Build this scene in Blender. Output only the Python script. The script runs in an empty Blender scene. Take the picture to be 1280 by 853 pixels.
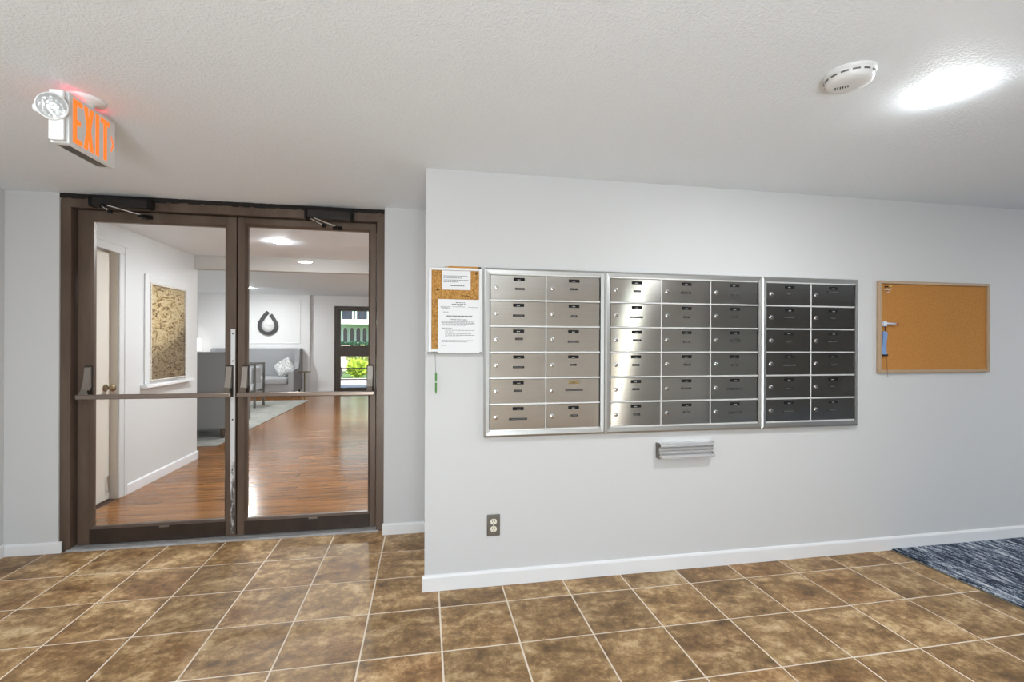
import bpy, bmesh, math, random
from mathutils import Vector, Matrix, Euler

random.seed(7)
scene = bpy.context.scene
col = scene.collection
PI = math.pi

# ------------------------------------------------------------------ camera
YAW, ROLL, FPX, CY = 0.1817, 0.0038, 590.06, 428.97
CAM_H = 1.2903
cd = bpy.data.cameras.new('camera')
cd.sensor_fit = 'HORIZONTAL'
cd.sensor_width = 36.0
cd.lens = 36.0 * FPX / 1280.0
cd.shift_y = (CY - 426.5) / 1280.0
cd.clip_start = 0.05
cd.clip_end = 300
cam = bpy.data.objects.new('camera', cd)
col.objects.link(cam)
_f = Vector((math.sin(YAW), math.cos(YAW), 0))
_r0 = Vector((math.cos(YAW), -math.sin(YAW), 0))
_u0 = Vector((0, 0, 1))
_r = _r0 * math.cos(ROLL) + _u0 * math.sin(ROLL)
_u = _u0 * math.cos(ROLL) - _r0 * math.sin(ROLL)
cam.matrix_world = Matrix((
    (_r.x, _u.x, -_f.x, 0.0), (_r.y, _u.y, -_f.y, 0.0), (_r.z, _u.z, -_f.z, CAM_H), (0, 0, 0, 1)))
scene.camera = cam

# ------------------------------------------------------------------ world, exposure, large lights
world = bpy.data.worlds.new('world')
scene.world = world
world.use_nodes = True
wn = world.node_tree
wn.nodes.clear()
w_out = wn.nodes.new('ShaderNodeOutputWorld')
w_bg = wn.nodes.new('ShaderNodeBackground')
w_sky = wn.nodes.new('ShaderNodeTexSky')
w_sky.sky_type = 'NISHITA'
w_sky.sun_disc = False
w_sky.sun_elevation = math.radians(48)
w_sky.sun_rotation = math.radians(200)
w_bg.inputs['Strength'].default_value = 0.30
wn.links.new(w_sky.outputs[0], w_bg.inputs[0])
wn.links.new(w_bg.outputs[0], w_out.inputs[0])

vs = scene.view_settings
vs.view_transform = 'Standard'
vs.look = 'None'
vs.exposure = 0.06
vs.gamma = 1.0
vs.use_curve_mapping = False

def light(name, kind, loc, rot, energy, color=(1, 1, 1), **kw):
    ld = bpy.data.lights.new(name, kind)
    ld.energy = energy
    ld.color = color
    for k, v in kw.items():
        setattr(ld, k, v)
    lo = bpy.data.objects.new(name, ld)
    lo.location = loc
    lo.rotation_euler = rot
    col.objects.link(lo)
    return lo

# the sun on the garden beyond the far door
light('sun', 'SUN', (0, 30, 20), (math.radians(48), 0, math.radians(25)), 9.0, (1.0, 0.95, 0.86), angle=0.01)
# added fill lamp behind the photographer, tilted up to brighten the ceiling
light('entrance_fill', 'AREA', (-0.05, -2.24, 0.42), (math.radians(150), 0, 0), 132.0, (0.83, 0.935, 1.0),
      shape='RECTANGLE', size=1.40, size_y=0.90)
# added strip lamp whose reflection makes the bright streak in the mailboxes
light('streak_lamp', 'AREA', (3.03, -1.87, 1.08), (math.radians(90), 0, 0), 1.9, (0.92, 0.97, 1.0),
      shape='RECTANGLE', size=0.08, size_y=1.95)

DOWNLIGHT_W = 15.0
LOBBY_W = 37.0
HALL_W = 76.0

# ------------------------------------------------------------------ materials
MATS = {}
def new_mat(name):
    m = bpy.data.materials.new(name)
    m.use_nodes = True
    MATS[name] = m
    nt = m.node_tree
    return m, nt, nt.nodes['Principled BSDF']

def plain(name, rgb, rough=0.5, metal=0.0, spec=None, **kw):
    m, nt, b = new_mat(name)
    b.inputs['Base Color'].default_value = (*rgb, 1)
    b.inputs['Roughness'].default_value = rough
    b.inputs['Metallic'].default_value = metal
    if spec is not None:
        b.inputs['Specular IOR Level'].default_value = spec
    for k, v in kw.items():
        b.inputs[k].default_value = v
    return m

def srgb(r, g, b):
    def f(c):
        c /= 255.0
        return c / 12.92 if c <= 0.04045 else ((c + 0.055) / 1.055) ** 2.4
    return (f(r), f(g), f(b))

def N(nt, t, **kw):
    n = nt.nodes.new(t)
    for k, v in kw.items():
        setattr(n, k, v)
    return n

def ramp(nt, stops, fac, interp='LINEAR'):
    r = N(nt, 'ShaderNodeValToRGB')
    r.color_ramp.interpolation = interp
    e = r.color_ramp.elements
    e[0].position, e[0].color = stops[0][0], (*stops[0][1], 1)
    e[1].position, e[1].color = stops[-1][0], (*stops[-1][1], 1)
    for p, c in stops[1:-1]:
        x = e.new(p)
        x.color = (*c, 1)
    nt.links.new(fac, r.inputs[0])
    return r.outputs[0]

def noise(nt, vec, scale, detail=4, rough=0.55, dist=0.0):
    n = N(nt, 'ShaderNodeTexNoise')
    n.inputs['Scale'].default_value = scale
    n.inputs['Detail'].default_value = detail
    n.inputs['Roughness'].default_value = rough
    n.inputs['Distortion'].default_value = dist
    if vec is not None:
        nt.links.new(vec, n.inputs['Vector'])
    return n.outputs['Fac']

def mapping(nt, vec, scale=(1, 1, 1), loc=(0, 0, 0)):
    m = N(nt, 'ShaderNodeMapping')
    m.inputs['Scale'].default_value = scale
    m.inputs['Location'].default_value = loc
    nt.links.new(vec, m.inputs['Vector'])
    return m.outputs[0]

def world_pos(nt):
    return N(nt, 'ShaderNodeNewGeometry').outputs['Position']

def bump(nt, b, height, strength, dist):
    n = N(nt, 'ShaderNodeBump')
    n.inputs['Strength'].default_value = strength
    n.inputs['Distance'].default_value = dist
    nt.links.new(height, n.inputs['Height'])
    nt.links.new(n.outputs[0], b.inputs['Normal'])

def mixc(nt, fac, a, b2, mode='MIX'):
    m = N(nt, 'ShaderNodeMix', data_type='RGBA', blend_type=mode)
    if isinstance(fac, (int, float)):
        m.inputs[0].default_value = fac
    else:
        nt.links.new(fac, m.inputs[0])
    for s, v in ((m.inputs[6], a), (m.inputs[7], b2)):
        if isinstance(v, tuple):
            s.default_value = (*v, 1)
        else:
            nt.links.new(v, s)
    return m.outputs[2]

# painted wall, faint roller texture
def wall_mat(name, rgb):
    m, nt, b = new_mat(name)
    b.inputs['Base Color'].default_value = (*rgb, 1)
    b.inputs['Roughness'].default_value = 0.55
    p = world_pos(nt)
    bump(nt, b, noise(nt, p, 60, 3), 0.12, 0.002)
    return m
wall_mat('wall_paint', (0.625, 0.627, 0.63))
wall_mat('lobby_paint', (0.665, 0.67, 0.665))
wall_mat('hall_paint', (0.80, 0.80, 0.80))
wall_mat('back_paint', (0.86, 0.83, 0.79))
wall_mat('beam_paint', (0.50, 0.475, 0.445))

# stippled ceiling
m, nt, b = new_mat('ceiling_stipple')
b.inputs['Base Color'].default_value = (0.87, 0.91, 0.95, 1)
b.inputs['Roughness'].default_value = 0.8
p = world_pos(nt)
n1 = noise(nt, p, 120, 2, 0.6)
r1 = ramp(nt, [(0.42, (0, 0, 0)), (0.66, (1, 1, 1))], n1)
bump(nt, b, r1, 0.32, 0.005)
plain('ceiling_flat', (0.84, 0.895, 0.945), 0.7)
plain('trim_white', (0.80, 0.80, 0.81), 0.35)
plain('plastic_white', (0.80, 0.80, 0.80), 0.35)

# stone-look tile
m, nt, b = new_mat('tile_stone')
oi = N(nt, 'ShaderNodeObjectInfo')
cmb = N(nt, 'ShaderNodeCombineXYZ')
mul = N(nt, 'ShaderNodeMath', operation='MULTIPLY')
mul.inputs[1].default_value = 57.0
nt.links.new(oi.outputs['Random'], mul.inputs[0])
nt.links.new(mul.outputs[0], cmb.inputs[0])
nt.links.new(mul.outputs[0], cmb.inputs[2])
add = N(nt, 'ShaderNodeVectorMath', operation='ADD')
nt.links.new(world_pos(nt), add.inputs[0])
nt.links.new(cmb.outputs[0], add.inputs[1])
v = add.outputs[0]
vs_ = mapping(nt, v, (1.0, 1.5, 1.0))
nA = noise(nt, vs_, 5.0, 10, 0.68, 0.3)
nB = noise(nt, v, 22.0, 14, 0.80, 0.25)
mm = N(nt, 'ShaderNodeMath', operation='MULTIPLY_ADD')
nt.links.new(nA, mm.inputs[0]); mm.inputs[1].default_value = 0.50
m2 = N(nt, 'ShaderNodeMath', operation='MULTIPLY'); nt.links.new(nB, m2.inputs[0]); m2.inputs[1].default_value = 0.50
nt.links.new(m2.outputs[0], mm.inputs[2])
c1 = ramp(nt, [(0.37, srgb(82, 58, 33)), (0.45, srgb(126, 95, 57)), (0.51, srgb(156, 123, 81)), (0.56, srgb(189, 158, 114)), (0.63, srgb(214, 189, 150))], mm.outputs[0])
# reddish rust clouds, tone differing from tile to tile
nC = noise(nt, v, 2.4, 3, 0.5)
rC = ramp(nt, [(0.5, (0, 0, 0)), (0.7, (0.5, 0.5, 0.5))], nC)
c2 = mixc(nt, rC, c1, srgb(206, 172, 138), 'MULTIPLY')
hs = N(nt, 'ShaderNodeHueSaturation')
mr = N(nt, 'ShaderNodeMapRange'); mr.inputs[3].default_value = 0.86; mr.inputs[4].default_value = 1.14
nt.links.new(oi.outputs['Random'], mr.inputs[0])
nt.links.new(mr.outputs[0], hs.inputs['Value'])
nt.links.new(c2, hs.inputs['Color'])
nt.links.new(hs.outputs[0], b.inputs['Base Color'])
rr = ramp(nt, [(0.35, (0.40, 0.40, 0.40)), (0.65, (0.58, 0.58, 0.58))], nB)
nt.links.new(rr, b.inputs['Roughness'])
bump(nt, b, mm.outputs[0], 0.25, 0.004)
plain('grout', srgb(224, 210, 192), 0.85)

# wood boards, each its own tone
m, nt, b = new_mat('wood_board')
geo = N(nt, 'ShaderNodeNewGeometry')
oi = N(nt, 'ShaderNodeObjectInfo')
rnd = N(nt, 'ShaderNodeMath', operation='ADD')
nt.links.new(oi.outputs['Random'], rnd.inputs[0])
nt.links.new(geo.outputs['Random Per Island'], rnd.inputs[1])
fr = N(nt, 'ShaderNodeMath', operation='FRACT'); nt.links.new(rnd.outputs[0], fr.inputs[0])
cmb = N(nt, 'ShaderNodeCombineXYZ')
mul = N(nt, 'ShaderNodeMath', operation='MULTIPLY'); mul.inputs[1].default_value = 31.0
nt.links.new(fr.outputs[0], mul.inputs[0]); nt.links.new(mul.outputs[0], cmb.inputs[2])
add = N(nt, 'ShaderNodeVectorMath', operation='ADD')
nt.links.new(geo.outputs['Position'], add.inputs[0]); nt.links.new(cmb.outputs[0], add.inputs[1])
g = noise(nt, mapping(nt, add.outputs[0], (2.2, 34, 1)), 1.0, 6, 0.6, 0.4)
c1 = ramp(nt, [(0.30, srgb(102, 62, 28)), (0.5, srgb(138, 91, 47)), (0.72, srgb(168, 121, 73))], g)
hs = N(nt, 'ShaderNodeHueSaturation')
mr = N(nt, 'ShaderNodeMapRange'); mr.inputs[3].default_value = 0.84; mr.inputs[4].default_value = 1.14
nt.links.new(fr.outputs[0], mr.inputs[0]); nt.links.new(mr.outputs[0], hs.inputs['Value']); nt.links.new(c1, hs.inputs['Color'])
nt.links.new(hs.outputs[0], b.inputs['Base Color'])
b.inputs['Roughness'].default_value = 0.18
bump(nt, b, g, 0.06, 0.002)
plain('wood_gap', srgb(70, 40, 20), 0.8)

# brushed stainless steel, grain along x (doors carry a UV map)
def steel(name, rgb, rough, aniso, rot, grain=0.05):
    m, nt, b = new_mat(name)
    b.inputs['Metallic'].default_value = 1.0
    b.inputs['Anisotropic'].default_value = aniso
    b.inputs['Anisotropic Rotation'].default_value = rot
    tn = N(nt, 'ShaderNodeTangent', direction_type='UV_MAP')
    nt.links.new(tn.outputs[0], b.inputs['Tangent'])
    p = world_pos(nt)
    g = noise(nt, mapping(nt, p, (3, 3, 420)), 1.0, 4, 0.6)
    big = noise(nt, mapping(nt, p, (5, 5, 3)), 1.0, 2, 0.5)
    lo = tuple(c * (1 - grain) for c in rgb); hi = tuple(min(1, c * (1 + grain)) for c in rgb)
    nt.links.new(ramp(nt, [(0.3, lo), (0.7, hi)], g), b.inputs['Base Color'])
    r = N(nt, 'ShaderNodeMapRange'); r.inputs[3].default_value = rough * 0.9; r.inputs[4].default_value = rough * 1.12
    nt.links.new(big, r.inputs[0]); nt.links.new(r.outputs[0], b.inputs['Roughness'])
    return m
steel('steel_brushed', (0.70, 0.68, 0.64), 0.14, 0.90, 0.25)
plain('aluminium', (0.54, 0.54, 0.53), 0.42, 1.0)
plain('aluminium_bright', (0.80, 0.80, 0.79), 0.40, 0.45)
plain('chrome', (0.80, 0.80, 0.80), 0.14, 1.0)
plain('dark_slot', (0.015, 0.015, 0.015), 0.5)
plain('plate_black', (0.010, 0.010, 0.010), 0.6, spec=0.15)
plain('label_black', (0.022, 0.022, 0.022), 0.6, spec=0.15)
plain('plate_brass', srgb(150, 128, 84), 0.4, 0.6)
plain('print_white', (0.70, 0.70, 0.70), 0.6, spec=0.1)
plain('tape_print', (0.30, 0.30, 0.30), 0.6, spec=0.1)
plain('shadow_gap', (0.05, 0.05, 0.05), 0.7)

# bronze-brown storefront metal
m, nt, b = new_mat('bronze')
p = world_pos(nt)
nt.links.new(ramp(nt, [(0.3, srgb(86, 70, 60)), (0.7, srgb(108, 92, 80))], noise(nt, mapping(nt, p, (6, 6, 1.2)), 1.5, 5, 0.6)), b.inputs['Base Color'])
b.inputs['Roughness'].default_value = 0.38
b.inputs['Metallic'].default_value = 0.25
plain('bronze_dark', srgb(60, 50, 44), 0.42, 0.2)
m, nt, b = new_mat('kick_bronze')
p = world_pos(nt)
nt.links.new(ramp(nt, [(0.3, srgb(40, 29, 24)), (0.75, srgb(62, 48, 40))], noise(nt, p, 9, 6, 0.65)), b.inputs['Base Color'])
b.inputs['Roughness'].default_value = 0.4
plain('caulk_black', srgb(26, 20, 18), 0.8)
plain('closer_dark', srgb(38, 34, 32), 0.4, 0.3)
plain('bar_bronze', srgb(146, 132, 122), 0.3, 0.9)
plain('bracket_metal', srgb(150, 143, 135), 0.35, 0.85)
# worn edge strip
m, nt, b = new_mat('edge_strip_worn')
p = world_pos(nt)
sx = N(nt, 'ShaderNodeSeparateXYZ'); nt.links.new(p, sx.inputs[0])
n1 = noise(nt, mapping(nt, p, (30, 30, 9)), 1.0, 5, 0.7)
mr = N(nt, 'ShaderNodeMapRange'); mr.inputs[1].default_value = 0.75; mr.inputs[2].default_value = 0.15
mr.inputs[3].default_value = 0.0; mr.inputs[4].default_value = 0.35
nt.links.new(sx.outputs[2], mr.inputs[0])
ad = N(nt, 'ShaderNodeMath', operation='ADD'); nt.links.new(n1, ad.inputs[0]); nt.links.new(mr.outputs[0], ad.inputs[1])
nt.links.new(ramp(nt, [(0.66, (0.72, 0.73, 0.75)), (0.80, (0.10, 0.09, 0.085))], ad.outputs[0]), b.inputs['Base Color'])
b.inputs['Metallic'].default_value = 0.35
b.inputs['Roughness'].default_value = 0.4
m, nt, b = new_mat('threshold_metal')
p = world_pos(nt)
nt.links.new(ramp(nt, [(0.35, (0.42, 0.42, 0.42)), (0.7, (0.74, 0.74, 0.75))], noise(nt, mapping(nt, p, (7, 60, 10)), 1.0, 6, 0.7)), b.inputs['Base Color'])
b.inputs['Roughness'].default_value = 0.42
b.inputs['Metallic'].default_value = 0.5

# clear glass pane: fresnel mix of transparent and mirror
m = bpy.data.materials.new('clear_glass'); m.use_nodes = True; MATS['clear_glass'] = m
nt = m.node_tree; nt.nodes.clear()
o = N(nt, 'ShaderNodeOutputMaterial'); mx = N(nt, 'ShaderNodeMixShader')
tr = N(nt, 'ShaderNodeBsdfTransparent'); tr.inputs[0].default_value = (0.98, 0.985, 0.98, 1)
gl = N(nt, 'ShaderNodeBsdfGlossy'); gl.inputs['Roughness'].default_value = 0.0
fz = N(nt, 'ShaderNodeFresnel'); fz.inputs[0].default_value = 1.45
nt.links.new(fz.outputs[0], mx.inputs[0]); nt.links.new(tr.outputs[0], mx.inputs[1]); nt.links.new(gl.outputs[0], mx.inputs[2])
nt.links.new(mx.outputs[0], o.inputs[0])

# cork
def cork(name, a, c, bb):
    m, nt, b = new_mat(name)
    p = world_pos(nt)
    vo = N(nt, 'ShaderNodeTexVoronoi'); vo.inputs['Scale'].default_value = 260; nt.links.new(p, vo.inputs['Vector'])
    n1 = noise(nt, p, 120, 5, 0.7)
    cc = ramp(nt, [(0.30, a), (0.5, c), (0.72, bb)], n1)
    nt.links.new(cc, b.inputs['Base Color'])
    b.inputs['Roughness'].default_value = 0.9
    bump(nt, b, n1, 0.3, 0.002)
cork('cork_speckled', srgb(120, 78, 34), srgb(186, 136, 70), srgb(216, 172, 104))
cork('cork_smooth', srgb(168, 112, 50), srgb(184, 126, 60), srgb(196, 140, 74))
plain('paper', (0.82, 0.82, 0.84), 0.7)
plain('ink', (0.22, 0.22, 0.24), 0.8)
plain('ink_dark', (0.08, 0.08, 0.09), 0.8)
plain('pencil_yellow', srgb(214, 150, 50), 0.4)
plain('pencil_wood', srgb(210, 180, 140), 0.6)
plain('graphite', srgb(50, 40, 40), 0.5)
plain('pen_green', srgb(74, 140, 52), 0.35)
plain('cord_grey', srgb(150, 150, 148), 0.6)
plain('cord_brown', srgb(110, 66, 52), 0.7)
plain('lanyard_blue', srgb(120, 150, 196), 0.6)
plain('lanyard_white', srgb(200, 206, 220), 0.5)
plain('pin_red', srgb(190, 100, 90), 0.4)
plain('ivory', srgb(226, 222, 206), 0.4)
plain('steel_plate_dark', srgb(120, 116, 110), 0.35, 0.8)

# signs and lamps
def emit(name, rgb, s, base=(0.8, 0.8, 0.8)):
    m, nt, b = new_mat(name)
    b.inputs['Base Color'].default_value = (*base, 1)
    b.inputs['Emission Color'].default_value = (*rgb, 1)
    b.inputs['Emission Strength'].default_value = s
    return m
emit('exit_letter', (1.0, 0.19, 0.012), 1.05, (0.4, 0.08, 0.02))
emit('exit_glow', (1.0, 0.05, 0.06), 3.0, (0.5, 0.05, 0.05))
emit('lamp_shade_lit', (1.0, 0.97, 0.93), 1.6)
m, nt, b = new_mat('lamp_lens')
b.inputs['Base Color'].default_value = (0.42, 0.43, 0.43, 1)
b.inputs['Roughness'].default_value = 0.3
b.inputs['Metallic'].default_value = 0.4
p = world_pos(nt)
vo = N(nt, 'ShaderNodeTexVoronoi'); vo.inputs['Scale'].default_value = 90; nt.links.new(p, vo.inputs['Vector'])
bump(nt, b, vo.outputs['Distance'], 0.5, 0.004)

# lobby things
def fabric(name, a, c, sc=300):
    m, nt, b = new_mat(name)
    p = world_pos(nt)
    n1 = noise(nt, p, sc, 3, 0.6)
    nt.links.new(ramp(nt, [(0.35, a), (0.65, c)], n1), b.inputs['Base Color'])
    b.inputs['Roughness'].default_value = 0.9
    bump(nt, b, n1, 0.2, 0.003)
fabric('fabric_grey', srgb(142, 143, 145), srgb(164, 165, 167))
fabric('fabric_dark_grey', srgb(110, 110, 110), srgb(128, 128, 126))
fabric('fabric_light', srgb(178, 180, 184), srgb(206, 207, 210))
fabric('pillow_print', srgb(120, 122, 124), srgb(232, 232, 230), 40)
m, nt, b = new_mat('rug_grey')
p = world_pos(nt)
nt.links.new(ramp(nt, [(0.35, srgb(118, 120, 116)), (0.5, srgb(150, 150, 144)), (0.66, srgb(186, 184, 174))], noise(nt, mapping(nt, p, (3, 22, 1)), 1.0, 5, 0.65)), b.inputs['Base Color'])
b.inputs['Roughness'].default_value = 0.95
plain('wood_leg', srgb(74, 52, 38), 0.5)
plain('metal_leg', srgb(120, 118, 114), 0.35, 0.8)
plain('brass_dark', srgb(112, 98, 62), 0.35, 0.9)
plain('knob_brass', srgb(150, 132, 100), 0.25, 0.9)
plain('clock_dark', srgb(58, 58, 60), 0.5)
plain('clock_face', (0.78, 0.78, 0.77), 0.6)
plain('door_taupe', srgb(214, 204, 192), 0.45)
plain('door_white', srgb(226, 220, 208), 0.45)
m, nt, b = new_mat('mosaic_bark')
p = world_pos(nt)
vo = N(nt, 'ShaderNodeTexVoronoi'); vo.inputs['Scale'].default_value = 1.0
nt.links.new(mapping(nt, p, (60, 28, 52)), vo.inputs['Vector'])
n1 = noise(nt, mapping(nt, p, (20, 10, 22)), 1.0, 5, 0.62, 2.2)
c1 = ramp(nt, [(0.36, srgb(78, 54, 30)), (0.42, srgb(160, 124, 72)), (0.47, srgb(226, 200, 146)), (0.60, srgb(246, 232, 198))], n1)
nt.links.new(mixc(nt, 0.22, c1, ramp(nt, [(0.0, srgb(230, 204, 150)), (0.55, srgb(120, 84, 44))], vo.outputs['Distance']), 'MIX'), b.inputs['Base Color'])
b.inputs['Roughness'].default_value = 0.5
bump(nt, b, n1, 0.8, 0.01)
m, nt, b = new_mat('stone_bead')
p = world_pos(nt)
nt.links.new(ramp(nt, [(0.4, srgb(170, 160, 146)), (0.6, srgb(226, 218, 206))], noise(nt, p, 160, 3, 0.6)), b.inputs['Base Color'])

# striped carpet, yarn along y
m, nt, b = new_mat('carpet_yarn')
p = world_pos(nt)
n1 = noise(nt, mapping(nt, p, (46, 8, 1)), 1.0, 5, 0.72, 0.3)
n2 = noise(nt, mapping(nt, p, (200, 70, 1)), 1.0, 2, 0.6)
n3 = noise(nt, mapping(nt, p, (6, 1.5, 1)), 1.0, 2, 0.5)
ma = N(nt, 'ShaderNodeMath', operation='MULTIPLY_ADD'); nt.links.new(n1, ma.inputs[0]); ma.inputs[1].default_value = 0.6
mb_ = N(nt, 'ShaderNodeMath', operation='MULTIPLY_ADD'); nt.links.new(n2, mb_.inputs[0]); mb_.inputs[1].default_value = 0.25
mc_ = N(nt, 'ShaderNodeMath', operation='MULTIPLY'); nt.links.new(n3, mc_.inputs[0]); mc_.inputs[1].default_value = 0.15
nt.links.new(mc_.outputs[0], mb_.inputs[2]); nt.links.new(mb_.outputs[0], ma.inputs[2])
nt.links.new(ramp(nt, [(0.42, srgb(16, 22, 36)), (0.475, srgb(34, 44, 64)), (0.51, srgb(76, 92, 114)), (0.545, srgb(156, 164, 176)), (0.60, srgb(212, 214, 218))], ma.outputs[0]), b.inputs['Base Color'])
b.inputs['Roughness'].default_value = 0.95
bump(nt, b, ma.outputs[0], 0.8, 0.012)
plain('carpet_edge', srgb(120, 112, 96), 0.4, 0.6)

# back of the vestibule and the garden
plain('reflected_dark', srgb(100, 95, 87), 0.5)  # unseen back wall tone, added to darken the reflection in the mailboxes
plain('mint_render', srgb(176, 206, 190), 0.8)
plain('blue_siding', srgb(176, 190, 204), 0.7)
plain('pink_render', srgb(236, 214, 200), 0.8)
plain('white_slab', (0.8, 0.8, 0.78), 0.7)
plain('iron_dark', srgb(36, 40, 50), 0.5)
plain('window_dark', srgb(40, 48, 64), 0.2)
plain('concrete', srgb(196, 192, 184), 0.85)
plain('lawn', srgb(96, 130, 70), 0.9)
plain('leaf_lime', srgb(170, 196, 70), 0.6)
plain('leaf_green', srgb(70, 120, 60), 0.6)
plain('leaf_dark', srgb(40, 84, 60), 0.6)
plain('leaf_pale', srgb(196, 204, 140), 0.6)
plain('leaf_purple', srgb(96, 84, 104), 0.6)

# ------------------------------------------------------------------ mesh helpers
class MB:
    """collects shapes into one bmesh"""
    def __init__(self):
        self.bm = bmesh.new()

    def _mi(self, faces, mi, smooth=False):
        for f in faces:
            f.material_index = mi
            f.smooth = smooth

    def box(self, x0, x1, y0, y1, z0, z1, mi=0, bev=0.0, seg=1, M=None):
        ret = bmesh.ops.create_cube(self.bm, size=1.0)
        vsx = ret['verts']
        for v in vsx:
            v.co = Vector((x0 + (v.co.x + .5) * (x1 - x0), y0 + (v.co.y + .5) * (y1 - y0), z0 + (v.co.z + .5) * (z1 - z0)))
        fs = set(f for v in vsx for f in v.link_faces)
        self._mi(fs, mi)
        if bev > 0:
            es = list(set(e for v in vsx for e in v.link_edges))
            r = bmesh.ops.bevel(self.bm, geom=es, offset=bev, segments=seg, affect='EDGES', profile=0.5)
            self._mi(r['faces'], mi, seg > 1)
            vsx = list(set(v for f in fs if f.is_valid for v in f.verts) | set(r['verts']))
        if M is not None:
            for v in vsx:
                v.co = M @ v.co
        return self

    def poly(self, pts, mi=0, smooth=False):
        f = self.bm.faces.new([self.bm.verts.new(p) for p in pts])
        f.material_index = mi
        f.smooth = smooth
        return self

    def prism(self, pts, d, mi=0, smooth=False):
        """closed 3-d outline pts swept by vector d"""
        d = Vector(d)
        a = [self.bm.verts.new(p) for p in pts]
        c = [self.bm.verts.new(Vector(p) + d) for p in pts]
        n = len(a)
        fs = []
        for i in range(n):
            fs.append(self.bm.faces.new((a[i], a[(i + 1) % n], c[(i + 1) % n], c[i])))
        self._mi(fs, mi, smooth)
        caps = [self.bm.faces.new(a[::-1]), self.bm.faces.new(c)]
        self._mi(caps, mi)
        bmesh.ops.recalc_face_normals(self.bm, faces=fs + caps)
        return self

    def ring(self, outer, inner, d, mi=0):
        """outline band (outer/inner point loops of the same length) swept by d; may be open at the ends"""
        d = Vector(d)
        loops = [[self.bm.verts.new(Vector(p) + k) for p in L] for k in (Vector(), d) for L in (outer, inner)]
        oa, ia, ob, ib = loops
        n = len(oa)
        fs = []
        for i in range(n - 1):
            j = i + 1
            for q in ((oa[i], oa[j], ia[j], ia[i]), (ob[i], ib[i], ib[j], ob[j]), (oa[i], ob[i], ob[j], oa[j]), (ia[i], ia[j], ib[j], ib[i])):
                fs.append(self.bm.faces.new(q))
        for i in (0, n - 1):
            fs.append(self.bm.faces.new((oa[i], ia[i], ib[i], ob[i])))
        self._mi(fs, mi)
        bmesh.ops.recalc_face_normals(self.bm, faces=fs)
        return self

    def cyl(self, p0, p1, r0, r1=None, n=16, mi=0, caps=True):
        r1 = r0 if r1 is None else r1
        p0, p1 = Vector(p0), Vector(p1)
        ax = (p1 - p0).normalized()
        s = ax.orthogonal().normalized()
        t = ax.cross(s)
        A, B = [], []
        for i in range(n):
            a = 2 * PI * i / n
            o = s * math.cos(a) + t * math.sin(a)
            A.append(self.bm.verts.new(p0 + o * r0))
            B.append(self.bm.verts.new(p1 + o * r1))
        fs = [self.bm.faces.new((A[i], A[(i + 1) % n], B[(i + 1) % n], B[i])) for i in range(n)]
        self._mi(fs, mi, True)
        if caps:
            self._mi([self.bm.faces.new(A[::-1]), self.bm.faces.new(B)], mi)
        return self

    def lathe(self, c, prof, n=32, mi=0, axis=(0, 0, 1)):
        """profile of (radius, height) pairs about an axis through c"""
        c = Vector(c)
        ax = Vector(axis).normalized()
        s = ax.orthogonal().normalized()
        t = ax.cross(s)
        rows = []
        for r, hh in prof:
            if r < 1e-6:
                rows.append([self.bm.verts.new(c + ax * hh)])
            else:
                rows.append([self.bm.verts.new(c + ax * hh + (s * math.cos(2 * PI * i / n) + t * math.sin(2 * PI * i / n)) * r) for i in range(n)])
        fs = []
        for A, B in zip(rows, rows[1:]):
            for i in range(n):
                j = (i + 1) % n
                if len(A) == 1 and len(B) == 1:
                    continue
                if len(A) == 1:
                    fs.append(self.bm.faces.new((A[0], B[j], B[i])))
                elif len(B) == 1:
                    fs.append(self.bm.faces.new((A[i], A[j], B[0])))
                else:
                    fs.append(self.bm.faces.new((A[i], A[j], B[j], B[i])))
        self._mi(fs, mi, True)
        bmesh.ops.recalc_face_normals(self.bm, faces=fs)
        return self

    def tube(self, path, r, n=8, mi=0):
        path = [Vector(p) for p in path]
        rows = []
        s = None
        for i, p in enumerate(path):
            d = (path[min(i + 1, len(path) - 1)] - path[max(i - 1, 0)]).normalized()
            s = d.orthogonal().normalized() if s is None else (s - d * s.dot(d)).normalized()
            t = d.cross(s)
            rr = r[i] if isinstance(r, (list, tuple)) else r
            rows.append([self.bm.verts.new(p + (s * math.cos(2 * PI * k / n) + t * math.sin(2 * PI * k / n)) * rr) for k in range(n)])
        fs = []
        for A, B in zip(rows, rows[1:]):
            for k in range(n):
                fs.append(self.bm.faces.new((A[k], A[(k + 1) % n], B[(k + 1) % n], B[k])))
        self._mi(fs, mi, True)
        self._mi([self.bm.faces.new(rows[0][::-1]), self.bm.faces.new(rows[-1])], mi)
        return self

    def pillow(self, c, sx, sy, sz, M=None, mi=0, n=10, pw=0.35):
        """soft cushion: rounded-square outline, swollen middle"""
        c = Vector(c)
        top, bot = {}, {}
        for i in range(n + 1):
            for j in range(n + 1):
                u, w = 2 * i / n - 1, 2 * j / n - 1
                hh = max(0.0, (1 - u ** 4) * (1 - w ** 4)) ** pw
                pin = 1 - 0.06 * (u * u * w * w)
                p = Vector((u * sx / 2 * pin, w * sy / 2 * pin, 0))
                for D, s in ((top, 1), (bot, -1)):
                    q = p + Vector((0, 0, s * hh * sz / 2))
                    if M is not None:
                        q = M @ q
                    if s == -1 and (i in (0, n) or j in (0, n)):
                        D[i, j] = top[i, j]
                    else:
                        D[i, j] = self.bm.verts.new(c + q)
        fs = []
        for i in range(n):
            for j in range(n):
                fs.append(self.bm.faces.new((top[i, j], top[i + 1, j], top[i + 1, j + 1], top[i, j + 1])))
                fs.append(self.bm.faces.new((bot[i, j], bot[i, j + 1], bot[i + 1, j + 1], bot[i + 1, j])))
        self._mi(fs, mi, True)
        return self

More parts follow.
